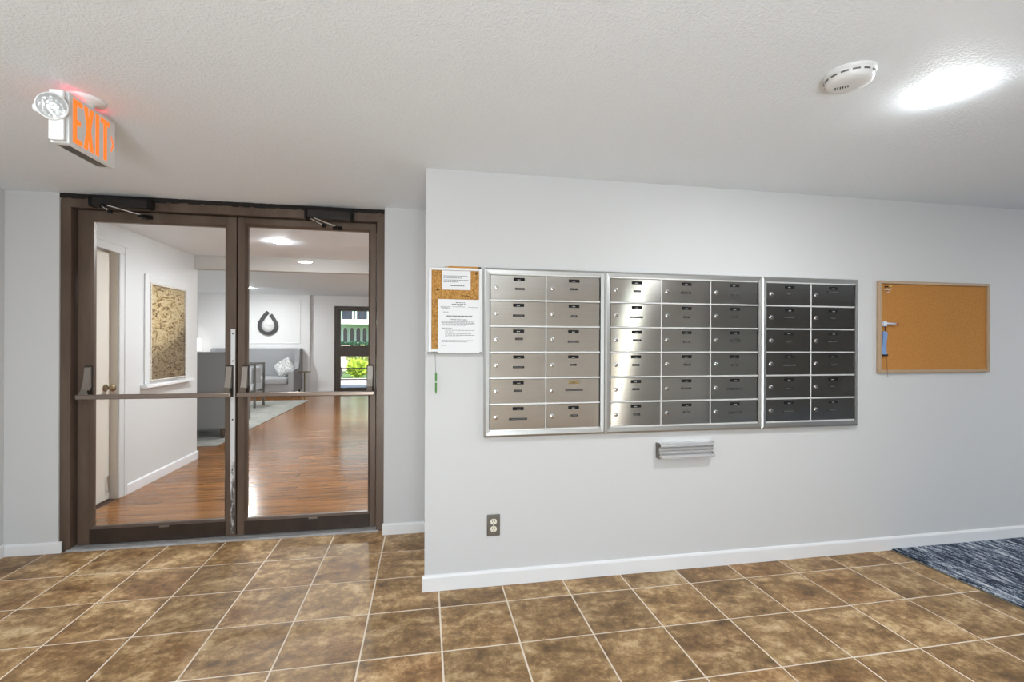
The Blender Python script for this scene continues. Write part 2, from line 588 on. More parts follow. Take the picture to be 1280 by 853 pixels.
    def mesh(self, name, mats):
        me = bpy.data.meshes.new(name)
        self.bm.to_mesh(me)
        self.bm.free()
        for mn in ([mats] if isinstance(mats, str) else mats):
            me.materials.append(MATS[mn])
        return me

    def build(self, name, mats, parent=None):
        return link(name, self.mesh(name, mats), parent)

def link(name, me, parent=None, loc=None):
    o = bpy.data.objects.new(name, me)
    col.objects.link(o)
    if parent is not None:
        o.parent = parent
        if loc is None:
            o.matrix_parent_inverse = world_of(parent).inverted()
    if loc is not None:
        o.location = loc
    return o

def world_of(o):
    m = o.matrix_basis.copy()
    p = o.parent
    if p is not None:
        m = world_of(p) @ o.matrix_parent_inverse @ m
    return m

def thing(name, label, cat, loc=(0, 0, 0), group=None):
    o = bpy.data.objects.new(name, None)
    o.empty_display_size = 0.05
    o.location = loc
    col.objects.link(o)
    return tag(o, label, cat, group)

def tag(o, label, cat, group=None):
    o['label'] = label
    o['category'] = cat
    if group:
        o['group'] = group
    return o

def struct(o, label=None):
    o['kind'] = 'structure'
    if label:
        o['label'] = label
    return o

def sbox(name, mat, x0, x1, y0, y1, z0, z1, parent=None, bev=0.0):
    o = MB().box(x0, x1, y0, y1, z0, z1, bev=bev).build(name, mat, parent)
    if parent is None:
        struct(o)
    return o

def box_uv(me):
    uv = me.uv_layers.new(name='UVMap')
    for pl in me.polygons:
        nx, ny, nz = (abs(c) for c in pl.normal)
        for li in pl.loop_indices:
            co = me.vertices[me.loops[li].vertex_index].co
            if ny >= nx and ny >= nz:
                uv.data[li].uv = (co.x, co.z)
            elif nx >= nz:
                uv.data[li].uv = (co.y, co.z)
            else:
                uv.data[li].uv = (co.x, co.y)

# ------------------------------------------------------------------ the setting
CEIL = 2.197
LWX = -2.48          # the long left wall
MWY = 2.49           # mailbox wall
BACK = -1.75
RGT = 8.0
T = 0.333            # tile pitch
TX0, TY0 = -0.2592, 1.9920
CARPET_X = 2.872

# vestibule floor: grout bed and single tiles
floor = struct(sbox('floor', 'grout', LWX - 0.1, CARPET_X + 0.02, BACK - 0.1, 3.40, -0.06, -0.0013))
_tile_cache = {}
def tile_mesh(w, d):
    k = (round(w, 4), round(d, 4))
    if k not in _tile_cache:
        me = MB().box(0, w, 0, d, -0.009, 0.0, bev=0.0012).mesh('tile', 'tile_stone')
        _tile_cache[k] = me
    return _tile_cache[k]
G = 0.0035
fx0, fx1, fy0, fy1 = LWX, CARPET_X - 0.006, BACK, 3.345
for i in range(-8, 12):
    for j in range(-13, 6):
        x0, x1 = TX0 + i * T + G, TX0 + (i + 1) * T - G
        y0, y1 = TY0 + j * T + G, TY0 + (j + 1) * T - G
        x0, x1, y0, y1 = max(x0, fx0), min(x1, fx1), max(y0, fy0), min(y1, fy1)
        if x1 - x0 < 0.012 or y1 - y0 < 0.012:
            continue
        if x0 > 0.0 and y0 > MWY + 0.01:
            continue
        t = link('tile', tile_mesh(x1 - x0, y1 - y0), floor, (x0, y0, random.uniform(-0.0006, 0.0006)))

# carpet of the side hall
carp = MB().box(CARPET_X + 0.008, RGT, BACK, MWY - 0.001, -0.03, 0.009, bev=0.004, seg=2).build('carpet', 'carpet_yarn')
tag(carp, 'navy, grey and white streaked carpet beyond the tiled floor', 'carpet')
st = MB().box(CARPET_X - 0.004, CARPET_X + 0.012, BACK, MWY - 0.013, -0.02, 0.004, bev=0.002).build('edge_strip', 'carpet_edge', carp)

# walls of the vestibule
sbox('wall_mailbox', 'wall_paint', 0.0, RGT + 0.1, MWY, 3.46, 0.0, 2.6)
sbox('wall_left', 'wall_paint', LWX - 0.12, LWX, BACK - 0.1, 3.40, -0.02, 2.6)
sbox('wall_front_left', 'wall_paint', LWX - 0.005, -2.197, 3.330, 3.46, -0.02, 2.6)
sbox('wall_front_right', 'wall_paint', -0.271, 0.004, 3.272, 3.46, -0.02, 2.6)
sbox('wall_right', 'wall_paint', RGT, RGT + 0.12, BACK - 0.1, MWY + 0.1, -0.02, 2.6)
# unseen back wall (behind the photographer), openings made up for the added lamps
sbox('wall_back_left', 'back_paint', LWX - 0.1, -0.80, BACK - 0.1, BACK, -0.02, 2.6)
sbox('wall_back_middle', 'back_paint', 0.70, 2.80, BACK - 0.1, BACK, -0.02, 2.6)
plain('reflected_taupe', (0.54, 0.52, 0.48), 0.6)  # made-up wall tone that grades the reflection in the middle mailboxes
plain('reflected_brown', (0.30, 0.29, 0.265), 0.6)  # darker step of the same added reflection tones
sbox('wall_back_taupe', 'reflected_taupe', 3.16, 4.30, BACK - 0.1, BACK, -0.02, 2.6)
sbox('wall_back_brown', 'reflected_brown', 4.30, 5.30, BACK - 0.1, BACK, -0.02, 2.6)
sbox('wall_back_right', 'reflected_dark', 5.30, RGT + 0.1, BACK - 0.1, BACK, -0.02, 2.6)
sbox('wall_back_lintel', 'back_paint', -0.80, 0.70, BACK - 0.1, BACK, 2.09, 2.6)
sbox('wall_back_lintel_right', 'back_paint', 2.80, 3.16, BACK - 0.1, BACK, 2.09, 2.6)

# ceilings
sbox('ceiling', 'ceiling_stipple', LWX - 0.12, RGT + 0.1, BACK - 0.1, 3.42, CEIL, CEIL + 0.1)

# baseboards with a rounded top
def baseboard(name, p0, p1, nrm, hgt=0.082, th=0.013, mat='trim_white'):
    p0, p1, nrm = Vector(p0), Vector(p1), Vector(nrm)
    pr = [(0, 0), (th, 0), (th, hgt - 0.012), (th * 0.75, hgt - 0.004), (th * 0.35, hgt), (0, hgt)]
    pts = [p0 + nrm * a + Vector((0, 0, c)) for a, c in pr]
    return struct(MB().prism(pts, p1 - p0).build(name, mat))
baseboard('baseboard_mailbox', (0.0 - 0.012, MWY, 0), (RGT, MWY, 0), (0, -1, 0))
baseboard('baseboard_front_right', (-0.279, 3.272, 0), (0.0, 3.272, 0), (0, -1, 0), 0.075)
baseboard('baseboard_front_left', (LWX + 0.013, 3.330, 0), (-2.175, 3.330, 0), (0, -1, 0), 0.068)
baseboard('baseboard_left', (LWX, BACK, 0), (LWX, 3.330, 0), (1, 0, 0), 0.072)

# ------------------------------------------------------------------ the glazed double door
DF = 3.34            # frame face
DY = 3.385           # leaf face
fr = thing('door_frame', 'dark bronze metal frame around the glazed double door', 'door frame', (-1.234, DF, 0))
del fr['category']; struct(fr)
MB().box(-2.200, -2.143, DF, 3.46, 0, 2.155, bev=0.002).build('jamb', 'bronze', fr)
MB().box(-0.328, -0.268, DF, 3.46, 0, 2.155, bev=0.002).build('jamb', 'bronze', fr)
MB().box(-2.200, -0.268, DF + 0.002, 3.46, 2.116, 2.178, bev=0.002).build('header', 'bronze', fr)
# uneven black sealant along the ceiling
mb = MB()
pts_t, n = [], 60
for i in range(n):
    x0 = -2.203 + i * (1.94 / n)
    zb = 2.172 + random.uniform(-0.004, 0.004)
    mb.box(x0, x0 + 1.94 / n + 0.004, DF - 0.004 - random.uniform(0, 0.006), DF + 0.05, zb, CEIL + 0.004)
mb.build('sealant_bead', 'caulk_black', fr)
MB().box(-2.143, -0.328, DY + 0.047, DY + 0.057, 2.06, 2.13).build('door_stop', 'bronze_dark', fr)
# threshold
th = struct(MB().prism([(-2.16, 3.325, 0.0), (-2.16, 3.335, 0.008), (-2.16, 3.36, 0.013), (-2.16, 3.45, 0.013), (-2.16, 3.47, 0.0)], (1.85, 0, 0)).build('threshold', 'threshold_metal'), 'worn silver metal threshold under the double door')

def door_leaf(name, label, x0, x1, gx0, gx1, gz0, gz1, strip_side):
    d = thing(name, label, 'door', (x0, DY, 0))
    del d['category']; struct(d)
    zt = 2.112
    y0, y1 = DY, DY + 0.045
    MB().box(x0, gx0 - 0.012, y0, y1, 0.014, zt, bev=0.002).build('stile', 'bronze', d)
    MB().box(gx1 + 0.012, x1, y0, y1, 0.014, zt, bev=0.002).build('stile', 'bronze', d)
    MB().box(gx0 - 0.012, gx1 + 0.012, y0, y1, gz1 + 0.012, zt, bev=0.002).build('top_rail', 'bronze', d)
    MB().box(gx0 - 0.012, gx1 + 0.012, y0, y1, 0.014, gz0 - 0.012, bev=0.002).build('bottom_rail', 'kick_bronze', d)
    # glazing beads
    ys = y0 + 0.004
    bev = 0.014
    for nm, a in (('left', 0), ('right', 1), ('bottom', 2), ('top', 3)):
        if a == 0:
            pl = [(gx0 - bev, ys, gz0 - bev), (gx0, ys + 0.012, gz0), (gx0, ys + 0.012, gz1), (gx0 - bev, ys, gz1 + bev)]
        elif a == 1:
            pl = [(gx1 + bev, ys, gz0 - bev), (gx1 + bev, ys, gz1 + bev), (gx1, ys + 0.012, gz1), (gx1, ys + 0.012, gz0)]
        elif a == 2:
            pl = [(gx0 - bev, ys, gz0 - bev), (gx1 + bev, ys, gz0 - bev), (gx1, ys + 0.012, gz0), (gx0, ys + 0.012, gz0)]
        else:
            pl = [(gx0 - bev, ys, gz1 + bev), (gx0, ys + 0.012, gz1), (gx1, ys + 0.012, gz1), (gx1 + bev, ys, gz1 + bev)]
        MB().prism(pl, (0, 0.026, 0)).build('glazing_bead', 'bronze', d)
    MB().poly([(gx0 - 0.006, DY + 0.022, gz0 - 0.006), (gx1 + 0.006, DY + 0.022, gz0 - 0.006),
               (gx1 + 0.006, DY + 0.022, gz1 + 0.006), (gx0 - 0.006, DY + 0.022, gz1 + 0.006)]).build('pane', 'clear_glass', d)
    # small maker's lozenge on the bottom rail
    cx = (gx0 + gx1) / 2 + 0.03
    MB().box(cx - 0.028, cx + 0.028, DY - 0.002, DY + 0.002, gz0 - 0.024, gz0 - 0.013, bev=0.0015).build('rail_badge', 'bracket_metal', d)
    return d

leafL = door_leaf('door_1', 'left leaf of the glazed double door, with a silver strip on its closing edge', -2.133, -1.224, -2.055, -1.297, 0.122, 2.046, 1)
leafR = door_leaf('door_2', 'right leaf of the glazed double door, beside the white wall corner', -1.216, -0.337, -1.160, -0.388, 0.118, 2.056, 0)
# silver closing-edge strip on the left leaf
es = MB().box(-1.256, -1.229, DY - 0.005, DY + 0.001, 0.03, 1.375, bev=0.001).build('edge_strip', 'edge_strip_worn', leafL)
for z in (1.345, 1.165, 0.78, 0.45):
    MB().lathe((-1.243, DY - 0.005, z), [(0.0, 0.001), (0.005, 0.0)], 10, axis=(0, -1, 0)).build('screw', 'plate_black', es)
MB().box(-1.226, -1.214, DY + 0.02, DY + 0.044, 0.014, 2.11).build('meeting_gasket', 'caulk_black', leafR)

BZ = 0.948
def push_bar(parent, xa, xb, mirror):
    by = DY - 0.072
    bar = MB()
    bar.box(xa, xb, by - 0.008, by + 0.008, BZ - 0.015, BZ + 0.015, bev=0.006, seg=3)
    bo = bar.build('push_bar', 'bar_bronze', parent)
    for xc in (xa + 0.030, xb - 0.034):
        # base plate with a curved arm that carries the bar
        m1 = MB()
        m1.box(xc - 0.024, xc + 0.024, DY - 0.008, DY, BZ - 0.02, BZ + 0.19, bev=0.003)
        br = m1.build('bar_bracket', 'bronze_dark', parent)
        prof = [(-0.006, 0.185), (-0.016, 0.180), (-0.022, 0.14), (-0.030, 0.09), (-0.046, 0.045), (-0.070, 0.015), (-0.080, 0.0), (-0.075, -0.014), (-0.062, -0.014), (-0.040, 0.020), (-0.014, 0.05), (-0.006, 0.06)]
        MB().prism([(xc - 0.017, DY + a, BZ + c) for a, c in prof], (0.034, 0, 0)).build('lever_arm', 'bracket_metal', br)
        MB().cyl((xc - 0.02, DY - 0.040, BZ + 0.032), (xc + 0.02, DY - 0.040, BZ + 0.032), 0.008, n=12).build('pivot_pin', 'plate_black', br)
push_bar(leafL, -2.098, -1.228, False)
push_bar(leafR, -1.196, -0.338, True)

def closer(parent_leaf, x0, x1, z0, z1, label, arm_pts, arm2):
    c = thing('door_closer', label, 'door closer', ((x0 + x1) / 2, DF, z0), 'door closers')
    body = MB().box(x0, x1, DF - 0.055, DF + 0.004, z0, z1, bev=0.006, seg=2).build('body', 'closer_dark', c)
    for xx in (x0 + 0.012, x1 - 0.012):
        MB().box(xx - 0.010, xx + 0.010, DF - 0.058, DF, z0 - 0.003, z1 + 0.003, bev=0.003).build('end_cap', 'plate_black', body)
    sp = arm_pts[0]
    MB().cyl((sp[0], sp[1], sp[2] - 0.006), (sp[0], sp[1], z0 + 0.004), 0.014, n=14).build('spindle', 'plate_black', body)
    def flat(a, bq, w, mat, nm):
        a, bq = Vector(a), Vector(bq)
        dd = (bq - a).normalized()
        s = Vector((0, 0, 1)).cross(dd).normalized() * w
        z = Vector((0, 0, 0.005))
        MB().prism([a - s, bq - s, bq + s, a + s], z).build(nm, mat, c)
    flat(arm_pts[0], arm_pts[1], 0.011, 'chrome', 'arm')
    flat(Vector(arm_pts[0]) + Vector((0.026, -0.004, 0.002)), Vector(arm2) - Vector((0, 0, 0.006)), 0.007, 'chrome', 'forearm')
    MB().cyl(Vector(arm_pts[1]) - Vector((0, 0, 0.012)), Vector(arm_pts[1]) + Vector((0, 0, 0.010)), 0.013, n=14).build('elbow', 'plate_black', c)
    MB().box(arm2[0] - 0.03, arm2[0] + 0.03, DY - 0.02, DY, arm2[2] - 0.012, arm2[2] + 0.012, bev=0.003).build('shoe', 'plate_black', c)
    MB().box(arm2[0] - 0.012, arm2[0] + 0.012, arm2[1] - 0.012, DY - 0.018, arm2[2] - 0.016, arm2[2] - 0.002, bev=0.002).build('shoe_arm', 'plate_black', c)
    return c
closer(leafL, -2.02, -1.68, 2.118, 2.172, 'nearly black door closer with a pale arm over the left door leaf', [(-1.925, DF - 0.080, 2.110), (-1.868, DF - 0.110, 2.072)], (-1.745, DY - 0.070, 2.082))
closer(leafR, -0.785, -0.475, 2.104, 2.164, 'dark grey door closer with folded steel arms over the right door leaf', [(-0.745, DF - 0.065, 2.098), (-0.655, DF - 0.090, 2.050)], (-0.590, DY - 0.075, 2.066))

# ------------------------------------------------------------------ lobby beyond the door
WOODZ = 0.0
HALL_CEIL = 2.49
sub = struct(MB().box(-6.3, 1.6, 3.40, 12.95, -0.06, -0.004).build('floor_lobby', 'wood_gap'), 'brown wooden board floor of the lobby')
_pc = {}
def plank_mesh(L, W):
    k = (round(L, 3), round(W, 3))
    if k not in _pc:
        _pc[k] = MB().box(0, L, 0, W, -0.006, 0, bev=0.0008).mesh('plank', 'wood_board')
    return _pc[k]
PW = 0.124
rest = MB()
row, y = 0, 3.452
count = 0
while y < 12.9:
    off = (row * 0.43) % 1.2
    x = -2.47 - off if y < 5.75 else -6.2 - off
    while x < 1.5:
        xa, xb = max(x, -2.478 if y < 5.76 else -6.2), min(x + 1.2, 1.5)
        if xb - xa > 0.02:
            near = y < 9.0 and xa < 0.1 and xb > -2.9
            if near and count < 290:
                link('plank', plank_mesh(xb - xa - 0.0014, PW - 0.0014), sub, (xa, y, 0))
                count += 1
            else:
                rest.box(xa, xb - 0.0014, y, y + PW - 0.0014, -0.006, 0)
        x += 1.2
    y += PW
    row += 1
ro = rest.build('plank_field', 'wood_board', sub)
ro['kind'] = 'stuff'

# left wall of the lobby with a doorway at 3.55..4.33
wl = sbox('wall_lobby_left', 'lobby_paint', LWX - 0.14, LWX, 4.400, 5.76, 0, 2.6)
sbox('wall_lobby_left_lintel', 'lobby_paint', LWX - 0.14, LWX, 3.46, 4.400, 2.03, 2.6)
sbox('wall_lobby_right', 'hall_paint', 1.5, 1.62, 3.40, 12.95, 0, 2.6)
sbox('wall_hall_near', 'hall_paint', -6.3, LWX - 0.14, 5.62, 5.76, 0, 2.6)
sbox('wall_hall_left', 'hall_paint', -6.3, -6.18, 5.62, 12.95, 0, 2.6)
HW = 12.80
sbox('wall_hall_far', 'hall_paint', -6.3, -2.30, HW, HW + 0.14, 0, 2.6)
sbox('wall_hall_far_right', 'hall_paint', -1.02, 1.6, HW, HW + 0.14, 0, 2.6)
sbox('wall_hall_far_lintel', 'hall_paint', -2.30, -1.02, HW, HW + 0.14, 2.225, 2.6)
# the wall behind the settee stands slightly forward, with a framed panel
cb = struct(MB().box(-5.46, -2.885, HW - 0.10, HW + 0.001, 0, HALL_CEIL, bev=0.004).build('wall_hall_breast', 'hall_paint'))
pf = MB()
px0, px1, pz0, pz1, pw = -4.30, -3.10, 1.25, 2.36, 0.03
for a in ((px0, px1, pz0, pz0 + pw), (px0, px1, pz1 - pw, pz1), (px0, px0 + pw, pz0 + pw, pz1 - pw), (px1 - pw, px1, pz0 + pw, pz1 - pw)):
    pf.box(a[0], a[1], HW - 0.112, HW - 0.099, a[2], a[3], bev=0.003)
pf.build('panel_moulding', 'hall_paint', cb)
sbox('ceiling_lobby', 'ceiling_flat', LWX - 0.14, 1.6, 3.42, 5.72, 2.235, 2.62)
bm_ = struct(MB().box(LWX - 0.14, 1.6, 5.68, 5.765, 2.085, 2.62, bev=0.003).build('trim_beam', 'beam_paint'), 'beige dropped beam across the lobby ceiling')
sbox('ceiling_hall', 'ceiling_flat', -6.3, 1.6, 5.62, 12.95, HALL_CEIL, HALL_CEIL + 0.1)
baseboard('baseboard_lobby', (LWX, 4.50, 0), (LWX, 5.775, 0), (1, 0, 0), 0.085, 0.014)
baseboard('baseboard_lobby_end', (LWX - 0.14, 5.76, 0), (LWX + 0.014, 5.76, 0), (0, 1, 0), 0.085, 0.014)
baseboard('baseboard_hall', (-2.885, HW, 0), (-2.31, HW, 0), (0, -1, 0), 0.09, 0.014)

# white lobby door, casing, knob
dl = thing('door_3', 'white painted door with a brass knob in the lobby wall', 'door', (LWX - 0.05, 4.0, 0))
del dl['category']; struct(dl)
MB().box(LWX - 0.095, LWX - 0.055, 3.47, 4.388, 0.008, 2.015, bev=0.002).build('slab', 'door_white', dl)
kb = MB()
kb.lathe((LWX - 0.055, 4.330, 0.915), [(0.030, 0), (0.030, 0.006), (0.013, 0.010), (0.012, 0.030), (0.026, 0.040), (0.030, 0.055), (0.024, 0.068), (0, 0.072)], 20, axis=(1, 0, 0))
kb.build('knob', 'knob_brass', dl)
MB().box(LWX - 0.056, LWX - 0.040, 4.340, 4.363, 0.07, 0.20, bev=0.003).build('door_holder', 'chrome', dl)
cs = struct(MB().box(LWX - 0.14, LWX - 0.001, 4.390, 4.402, 0, 2.045, bev=0.002).build('trim_door_jamb', 'door_taupe'))
for nm, a in (('side', (4.395, 4.495, 0.0, 2.0145)), ('head', (3.46, 4.495, 2.015, 2.085))):
    MB().box(LWX - 0.002, LWX + 0.012, a[0], a[1], a[2], a[3], bev=0.004).build('casing', 'lobby_paint', cs)
    if nm == 'side':
        MB().box(LWX + 0.010, LWX + 0.017, 4.455, 4.497, 0, 2.0745, bev=0.003).build('casing_moulding', 'lobby_paint', cs)
    else:
        MB().box(LWX + 0.010, LWX + 0.017, 3.46, 4.497, 2.075, 2.110, bev=0.003).build('casing_moulding', 'lobby_paint', cs)

# framed opening with straw-coloured mosaic panel
ni = thing('mosaic_panel', 'framed straw-and-brown mosaic panel above a white sill on the lobby wall', 'wall panel', (LWX, 5.15, 0.90))
MB().box(LWX - 0.001, LWX + 0.003, 4.842, 5.460, 0.940, 1.812).build('mosaic', 'mosaic_bark', ni)
for a in ((4.825, 4.842, 0.925, 1.828), (5.460, 5.476, 0.925, 1.828)):
    MB().box(LWX - 0.001, LWX + 0.022, a[0], a[1], a[2], a[3], bev=0.003).build('bead_frame', 'stone_bead', ni)
for a in ((4.842, 5.460, 1.812, 1.828), (4.842, 5.460, 0.925, 0.940)):
    MB().box(LWX - 0.001, LWX + 0.022, a[0], a[1], a[2], a[3], bev=0.003).build('bead_frame', 'stone_bead', ni)
for a in ((4.752, 4.825, 0.905, 1.900), (5.476, 5.548, 0.905, 1.900)):
    MB().box(LWX - 0.001, LWX + 0.014, a[0], a[1], a[2], a[3], bev=0.004).build('casing', 'lobby_paint', ni)
MB().box(LWX - 0.001, LWX + 0.014, 4.825, 5.476, 1.828, 1.900, bev=0.004).build('casing', 'lobby_paint', ni)
MB().box(LWX - 0.001, LWX + 0.060, 4.700, 5.575, 0.874, 0.905, bev=0.006, seg=2).build('sill', 'trim_white', ni)
MB().poly([(LWX + 0.017, 4.840, 0.938), (LWX + 0.017, 5.462, 0.938), (LWX + 0.017, 5.462, 1.814), (LWX + 0.017, 4.840, 1.814)]).build('pane', 'clear_glass', ni)

# ------------------------------------------------------------------ downlights
def downlight(x, y, z, label, watt, led='led_white', r=0.072, colr=(0.94, 0.98, 1.0), dome=0.011):
    d = thing('downlight', label, 'ceiling light', (x, y, z), 'recessed ceiling lights')
    MB().lathe((x, y, z), [(r, -0.0022), (r + 0.006, -0.0020), (r + 0.012, 0.0)], 40).build('trim_ring', 'plastic_white', d)
    cap = [(r * math.cos(k * PI / 16), -0.0021 - dome * math.sin(k * PI / 16)) for k in range(8)] + [(0.0, -0.0021 - dome)]
    key = '%s_%g' % (led, watt)
    if key not in MATS:
        emit(key, colr, watt / (PI * PI * r * r * 1.15))
    MB().lathe((x, y, z), cap, 32).build('diffuser', key, d)
    return d
downlight(1.823, 1.372, CEIL, 'round lit downlight beside the smoke detector on the vestibule ceiling', DOWNLIGHT_W * 1.4, r=0.062)
downlight(-1.33, 1.16, CEIL, 'round lit downlight on the vestibule ceiling out in front of the glass door', DOWNLIGHT_W * 1.5)
downlight(5.30, 0.80, CEIL, 'added unseen fill downlight on the ceiling above the streaked carpet', DOWNLIGHT_W * 3.6)  # added out of view to brighten the right end of the vestibule
downlight(-1.351, 4.751, 2.235, 'bright downlight on the lobby ceiling in front of the beige beam', LOBBY_W, 'led_warm', 0.070, (0.92, 0.965, 1.0), 0.010)
downlight(0.55, 4.751, 2.235, 'added unseen downlight on the lobby ceiling behind the mailbox wall', LOBBY_W, 'led_warm', 0.070, (0.92, 0.965, 1.0), 0.010)  # second lobby lamp, added out of view as extra light
downlight(-3.86, 11.35, HALL_CEIL, 'small bright downlight in the hall ceiling above the far settee', HALL_W * 0.7, 'led_white', 0.07, dome=0.010)
downlight(-4.2, 8.2, HALL_CEIL, 'added unseen downlight in the hall ceiling above the near settee', HALL_W, 'led_white', 0.07, dome=0.010)  # extra lamp added where the beam hides it, to light the hall
downlight(-1.0, 8.2, HALL_CEIL, 'added unseen downlight in the hall ceiling above the bare wooden floor', HALL_W, 'led_white', 0.07, dome=0.010)  # another unseen lamp added to light the hall

# ------------------------------------------------------------------ mailbox banks
MF = MWY - 0.032      # frame front
DOORF = MWY - 0.024   # door face
PITX, PITZ, ZTOP = 0.3055, 0.1376, 1.654
BANKZ0, BANKZ1 = 0.792, 1.685
def bank(label, X0, X1, dx0, ncol, warp_col=None, brass=None):
    bk = thing('mailbox_bank', label, 'mailboxes', ((X0 + X1) / 2, MWY, BANKZ0), 'wall mailbox banks')
    dx1 = dx0 + ncol * PITX
    zb = ZTOP - 6 * PITZ
    # bevelled outer frame, four mitred sides
    def side(o0, o1, i0, i1):
        m_ = MB()
        o0, o1, i0, i1 = (Vector((p[0], 0, p[1])) for p in (o0, o1, i0, i1))
        k = 0.35
        a0, a1 = o0.lerp(i0, k), o1.lerp(i1, k)
        for q in ([(o0, MWY), (o1, MWY), (o1, MF + 0.006), (o0, MF + 0.006)], [(o0, MF + 0.006), (o1, MF + 0.006), (a1, MF), (a0, MF)],
                  [(a0, MF), (a1, MF), (i1, MF + 0.002), (i0, MF + 0.002)], [(i0, MF + 0.002), (i1, MF + 0.002), (i1, MWY), (i0, MWY)],
                  [(o0, MWY), (o0, MF + 0.006), (a0, MF), (i0, MF + 0.002), (i0, MWY)], [(o1, MWY), (i1, MWY), (i1, MF + 0.002), (a1, MF), (o1, MF + 0.006)]):
            m_.poly([(p.x, yy, p.z) for p, yy in q])
        bmesh.ops.remove_doubles(m_.bm, verts=m_.bm.verts, dist=1e-5)
        bmesh.ops.recalc_face_normals(m_.bm, faces=m_.bm.faces)
        me = m_.mesh('frame_side', 'aluminium')
        link('frame_side', me, bk)
    oz0, oz1, ix0, ix1, iz0, iz1 = BANKZ0, BANKZ1, dx0 - 0.002, dx1 + 0.002, zb - 0.004, ZTOP + 0.004
    side((X0, oz1), (X1, oz1), (ix0, iz1), (ix1, iz1))
    side((X0, oz0), (X1, oz0), (ix0, iz0), (ix1, iz0))
    side((X0, oz0), (X0, oz1), (ix0, iz0), (ix0, iz1))
    side((X1, oz0), (X1, oz1), (ix1, iz0), (ix1, iz1))
    MB().box(dx0 - 0.002, dx1 + 0.002, MWY - 0.010, MWY - 0.001, zb - 0.004, ZTOP + 0.004).build('back_box', 'shadow_gap', bk)
    # bright lips between the rows, above the first and under the last
    for r in range(7):
        z = ZTOP - r * PITZ
        MB().box(dx0, dx1, DOORF - 0.006, DOORF + 0.012, z - 0.0042, z + 0.0042, bev=0.0018).build('row_lip', 'aluminium_bright', bk)
    for c in range(1, ncol):
        MB().box(dx0 + c * PITX - 0.003, dx0 + c * PITX + 0.003, DOORF - 0.002, DOORF + 0.012, zb, ZTOP, bev=0.001).build('column_divider', 'aluminium_bright', bk)
    for c in range(ncol):
        for r in range(6):
            xa, xb = dx0 + c * PITX + 0.0045, dx0 + (c + 1) * PITX - 0.0045
            z1, z0 = ZTOP - r * PITZ - 0.0065, ZTOP - (r + 1) * PITZ + 0.0055
            warp = -0.052 if c == warp_col else random.uniform(-0.012, 0.012)
            tiltx = random.uniform(-0.003, 0.003) if c != warp_col else 0.0
            cx, cz = (xa + xb) / 2, (ZTOP + zb) / 2
            zc = cz if c == warp_col else (z0 + z1) / 2
            mb = MB()
            nx, nz = 6, 4
            gv = {}
            def off(x, z):
                return warp * (x - cx) * (z - zc) + tiltx * (x - cx)
            for i in range(nx + 1):
                for j in range(nz + 1):
                    x, z = xa + (xb - xa) * i / nx, z0 + (z1 - z0) * j / nz
                    gv[i, j] = mb.bm.verts.new((x, DOORF + off(x, z), z))
            for i in range(nx):
                for j in range(nz):
                    f = mb.bm.faces.new((gv[i, j], gv[i + 1, j], gv[i + 1, j + 1], gv[i, j + 1]))
                    f.smooth = True
            # turned edges
            for pa in ([(i, 0) for i in range(nx + 1)], [(nx, j) for j in range(nz + 1)], [(i, nz) for i in range(nx, -1, -1)], [(0, j) for j in range(nz, -1, -1)]):
                bk_ = [mb.bm.verts.new(gv[k].co + Vector((0, 0.010, 0))) for k in pa]
                fr_ = [mb.bm.verts.new(gv[k].co) for k in pa]
                for q in range(len(pa) - 1):
                    mb.bm.faces.new((fr_[q], bk_[q], bk_[q + 1], fr_[q + 1]))
            me = mb.mesh('mailbox_door', 'steel_brushed')
            box_uv(me)
            dr = link('mailbox_door', me, bk)
            # number plate: black with a pale printed mark
            pxc = xa + 0.151 + random.uniform(-0.002, 0.002)
            pz = z1 - 0.0190
            yb = DOORF + off(pxc, pz)
            isb = brass == (c, r)
            mp = MB().box(pxc - 0.030, pxc + 0.030, yb - 0.0022, yb + 0.002, pz - 0.0085, pz + 0.0085, mi=0, bev=0.0008)
            sx = pxc + random.uniform(-0.004, 0.004)
            for k in range(3):
                wv = random.uniform(0.0026, 0.0038)
                mp.box(sx - 0.0085 + k * 0.006, sx - 0.0085 + k * 0.006 + wv, yb - 0.0024, yb - 0.0020, pz - 0.0042, pz - 0.0002, mi=1)
            mp.build('number_plate', ['plate_brass' if isb else 'plate_black', 'plate_black' if isb else 'print_white'], dr)
            # name strip: short black tape with pale letters
            wn_ = random.choice((0.036, 0.040, 0.042, 0.044, 0.050, 0.062, 0.078, 0.098))
            lz = z1 - (0.068 + random.uniform(-0.008, 0.006))
            if c == ncol - 1 and r == 0 and ncol == 2 and X0 > 1.5:
                wn_, lz = 0.085, z1 - 0.042
            lxc = pxc + random.uniform(-0.004, 0.004)
            yb = DOORF + off(lxc, lz)
            mp = MB().box(lxc - wn_ / 2, lxc + wn_ / 2, yb - 0.0014, yb + 0.002, lz - 0.0055, lz + 0.0055)
            xx = lxc - wn_ / 2 + 0.006
            while xx < lxc + wn_ / 2 - 0.008:
                wv = random.uniform(0.0016, 0.0028)
                mp.box(xx, xx + wv, yb - 0.0016, yb - 0.0012, lz - 0.0017, lz + 0.0017, mi=1)
                xx += wv + random.uniform(0.0018, 0.0040)
            mp.build('name_strip', ['label_black', 'tape_print'], dr)
            # cylinder lock
            kx, kz = xa + 0.030, z1 - 0.0625
            yb = DOORF + off(kx, kz)
            lk = MB().lathe((kx, yb, kz), [(0.0118, -0.001), (0.0118, 0.003), (0.0100, 0.0052), (0.0060, 0.0058), (0.0, 0.0058)], 20, axis=(0, -1, 0))
            lk.box(kx - 0.0014, kx + 0.0014, yb - 0.0063, yb - 0.0050, kz - 0.0052, kz + 0.0052, mi=1)
            lk.build('lock', ['chrome', 'dark_slot'], dr)
    return bk
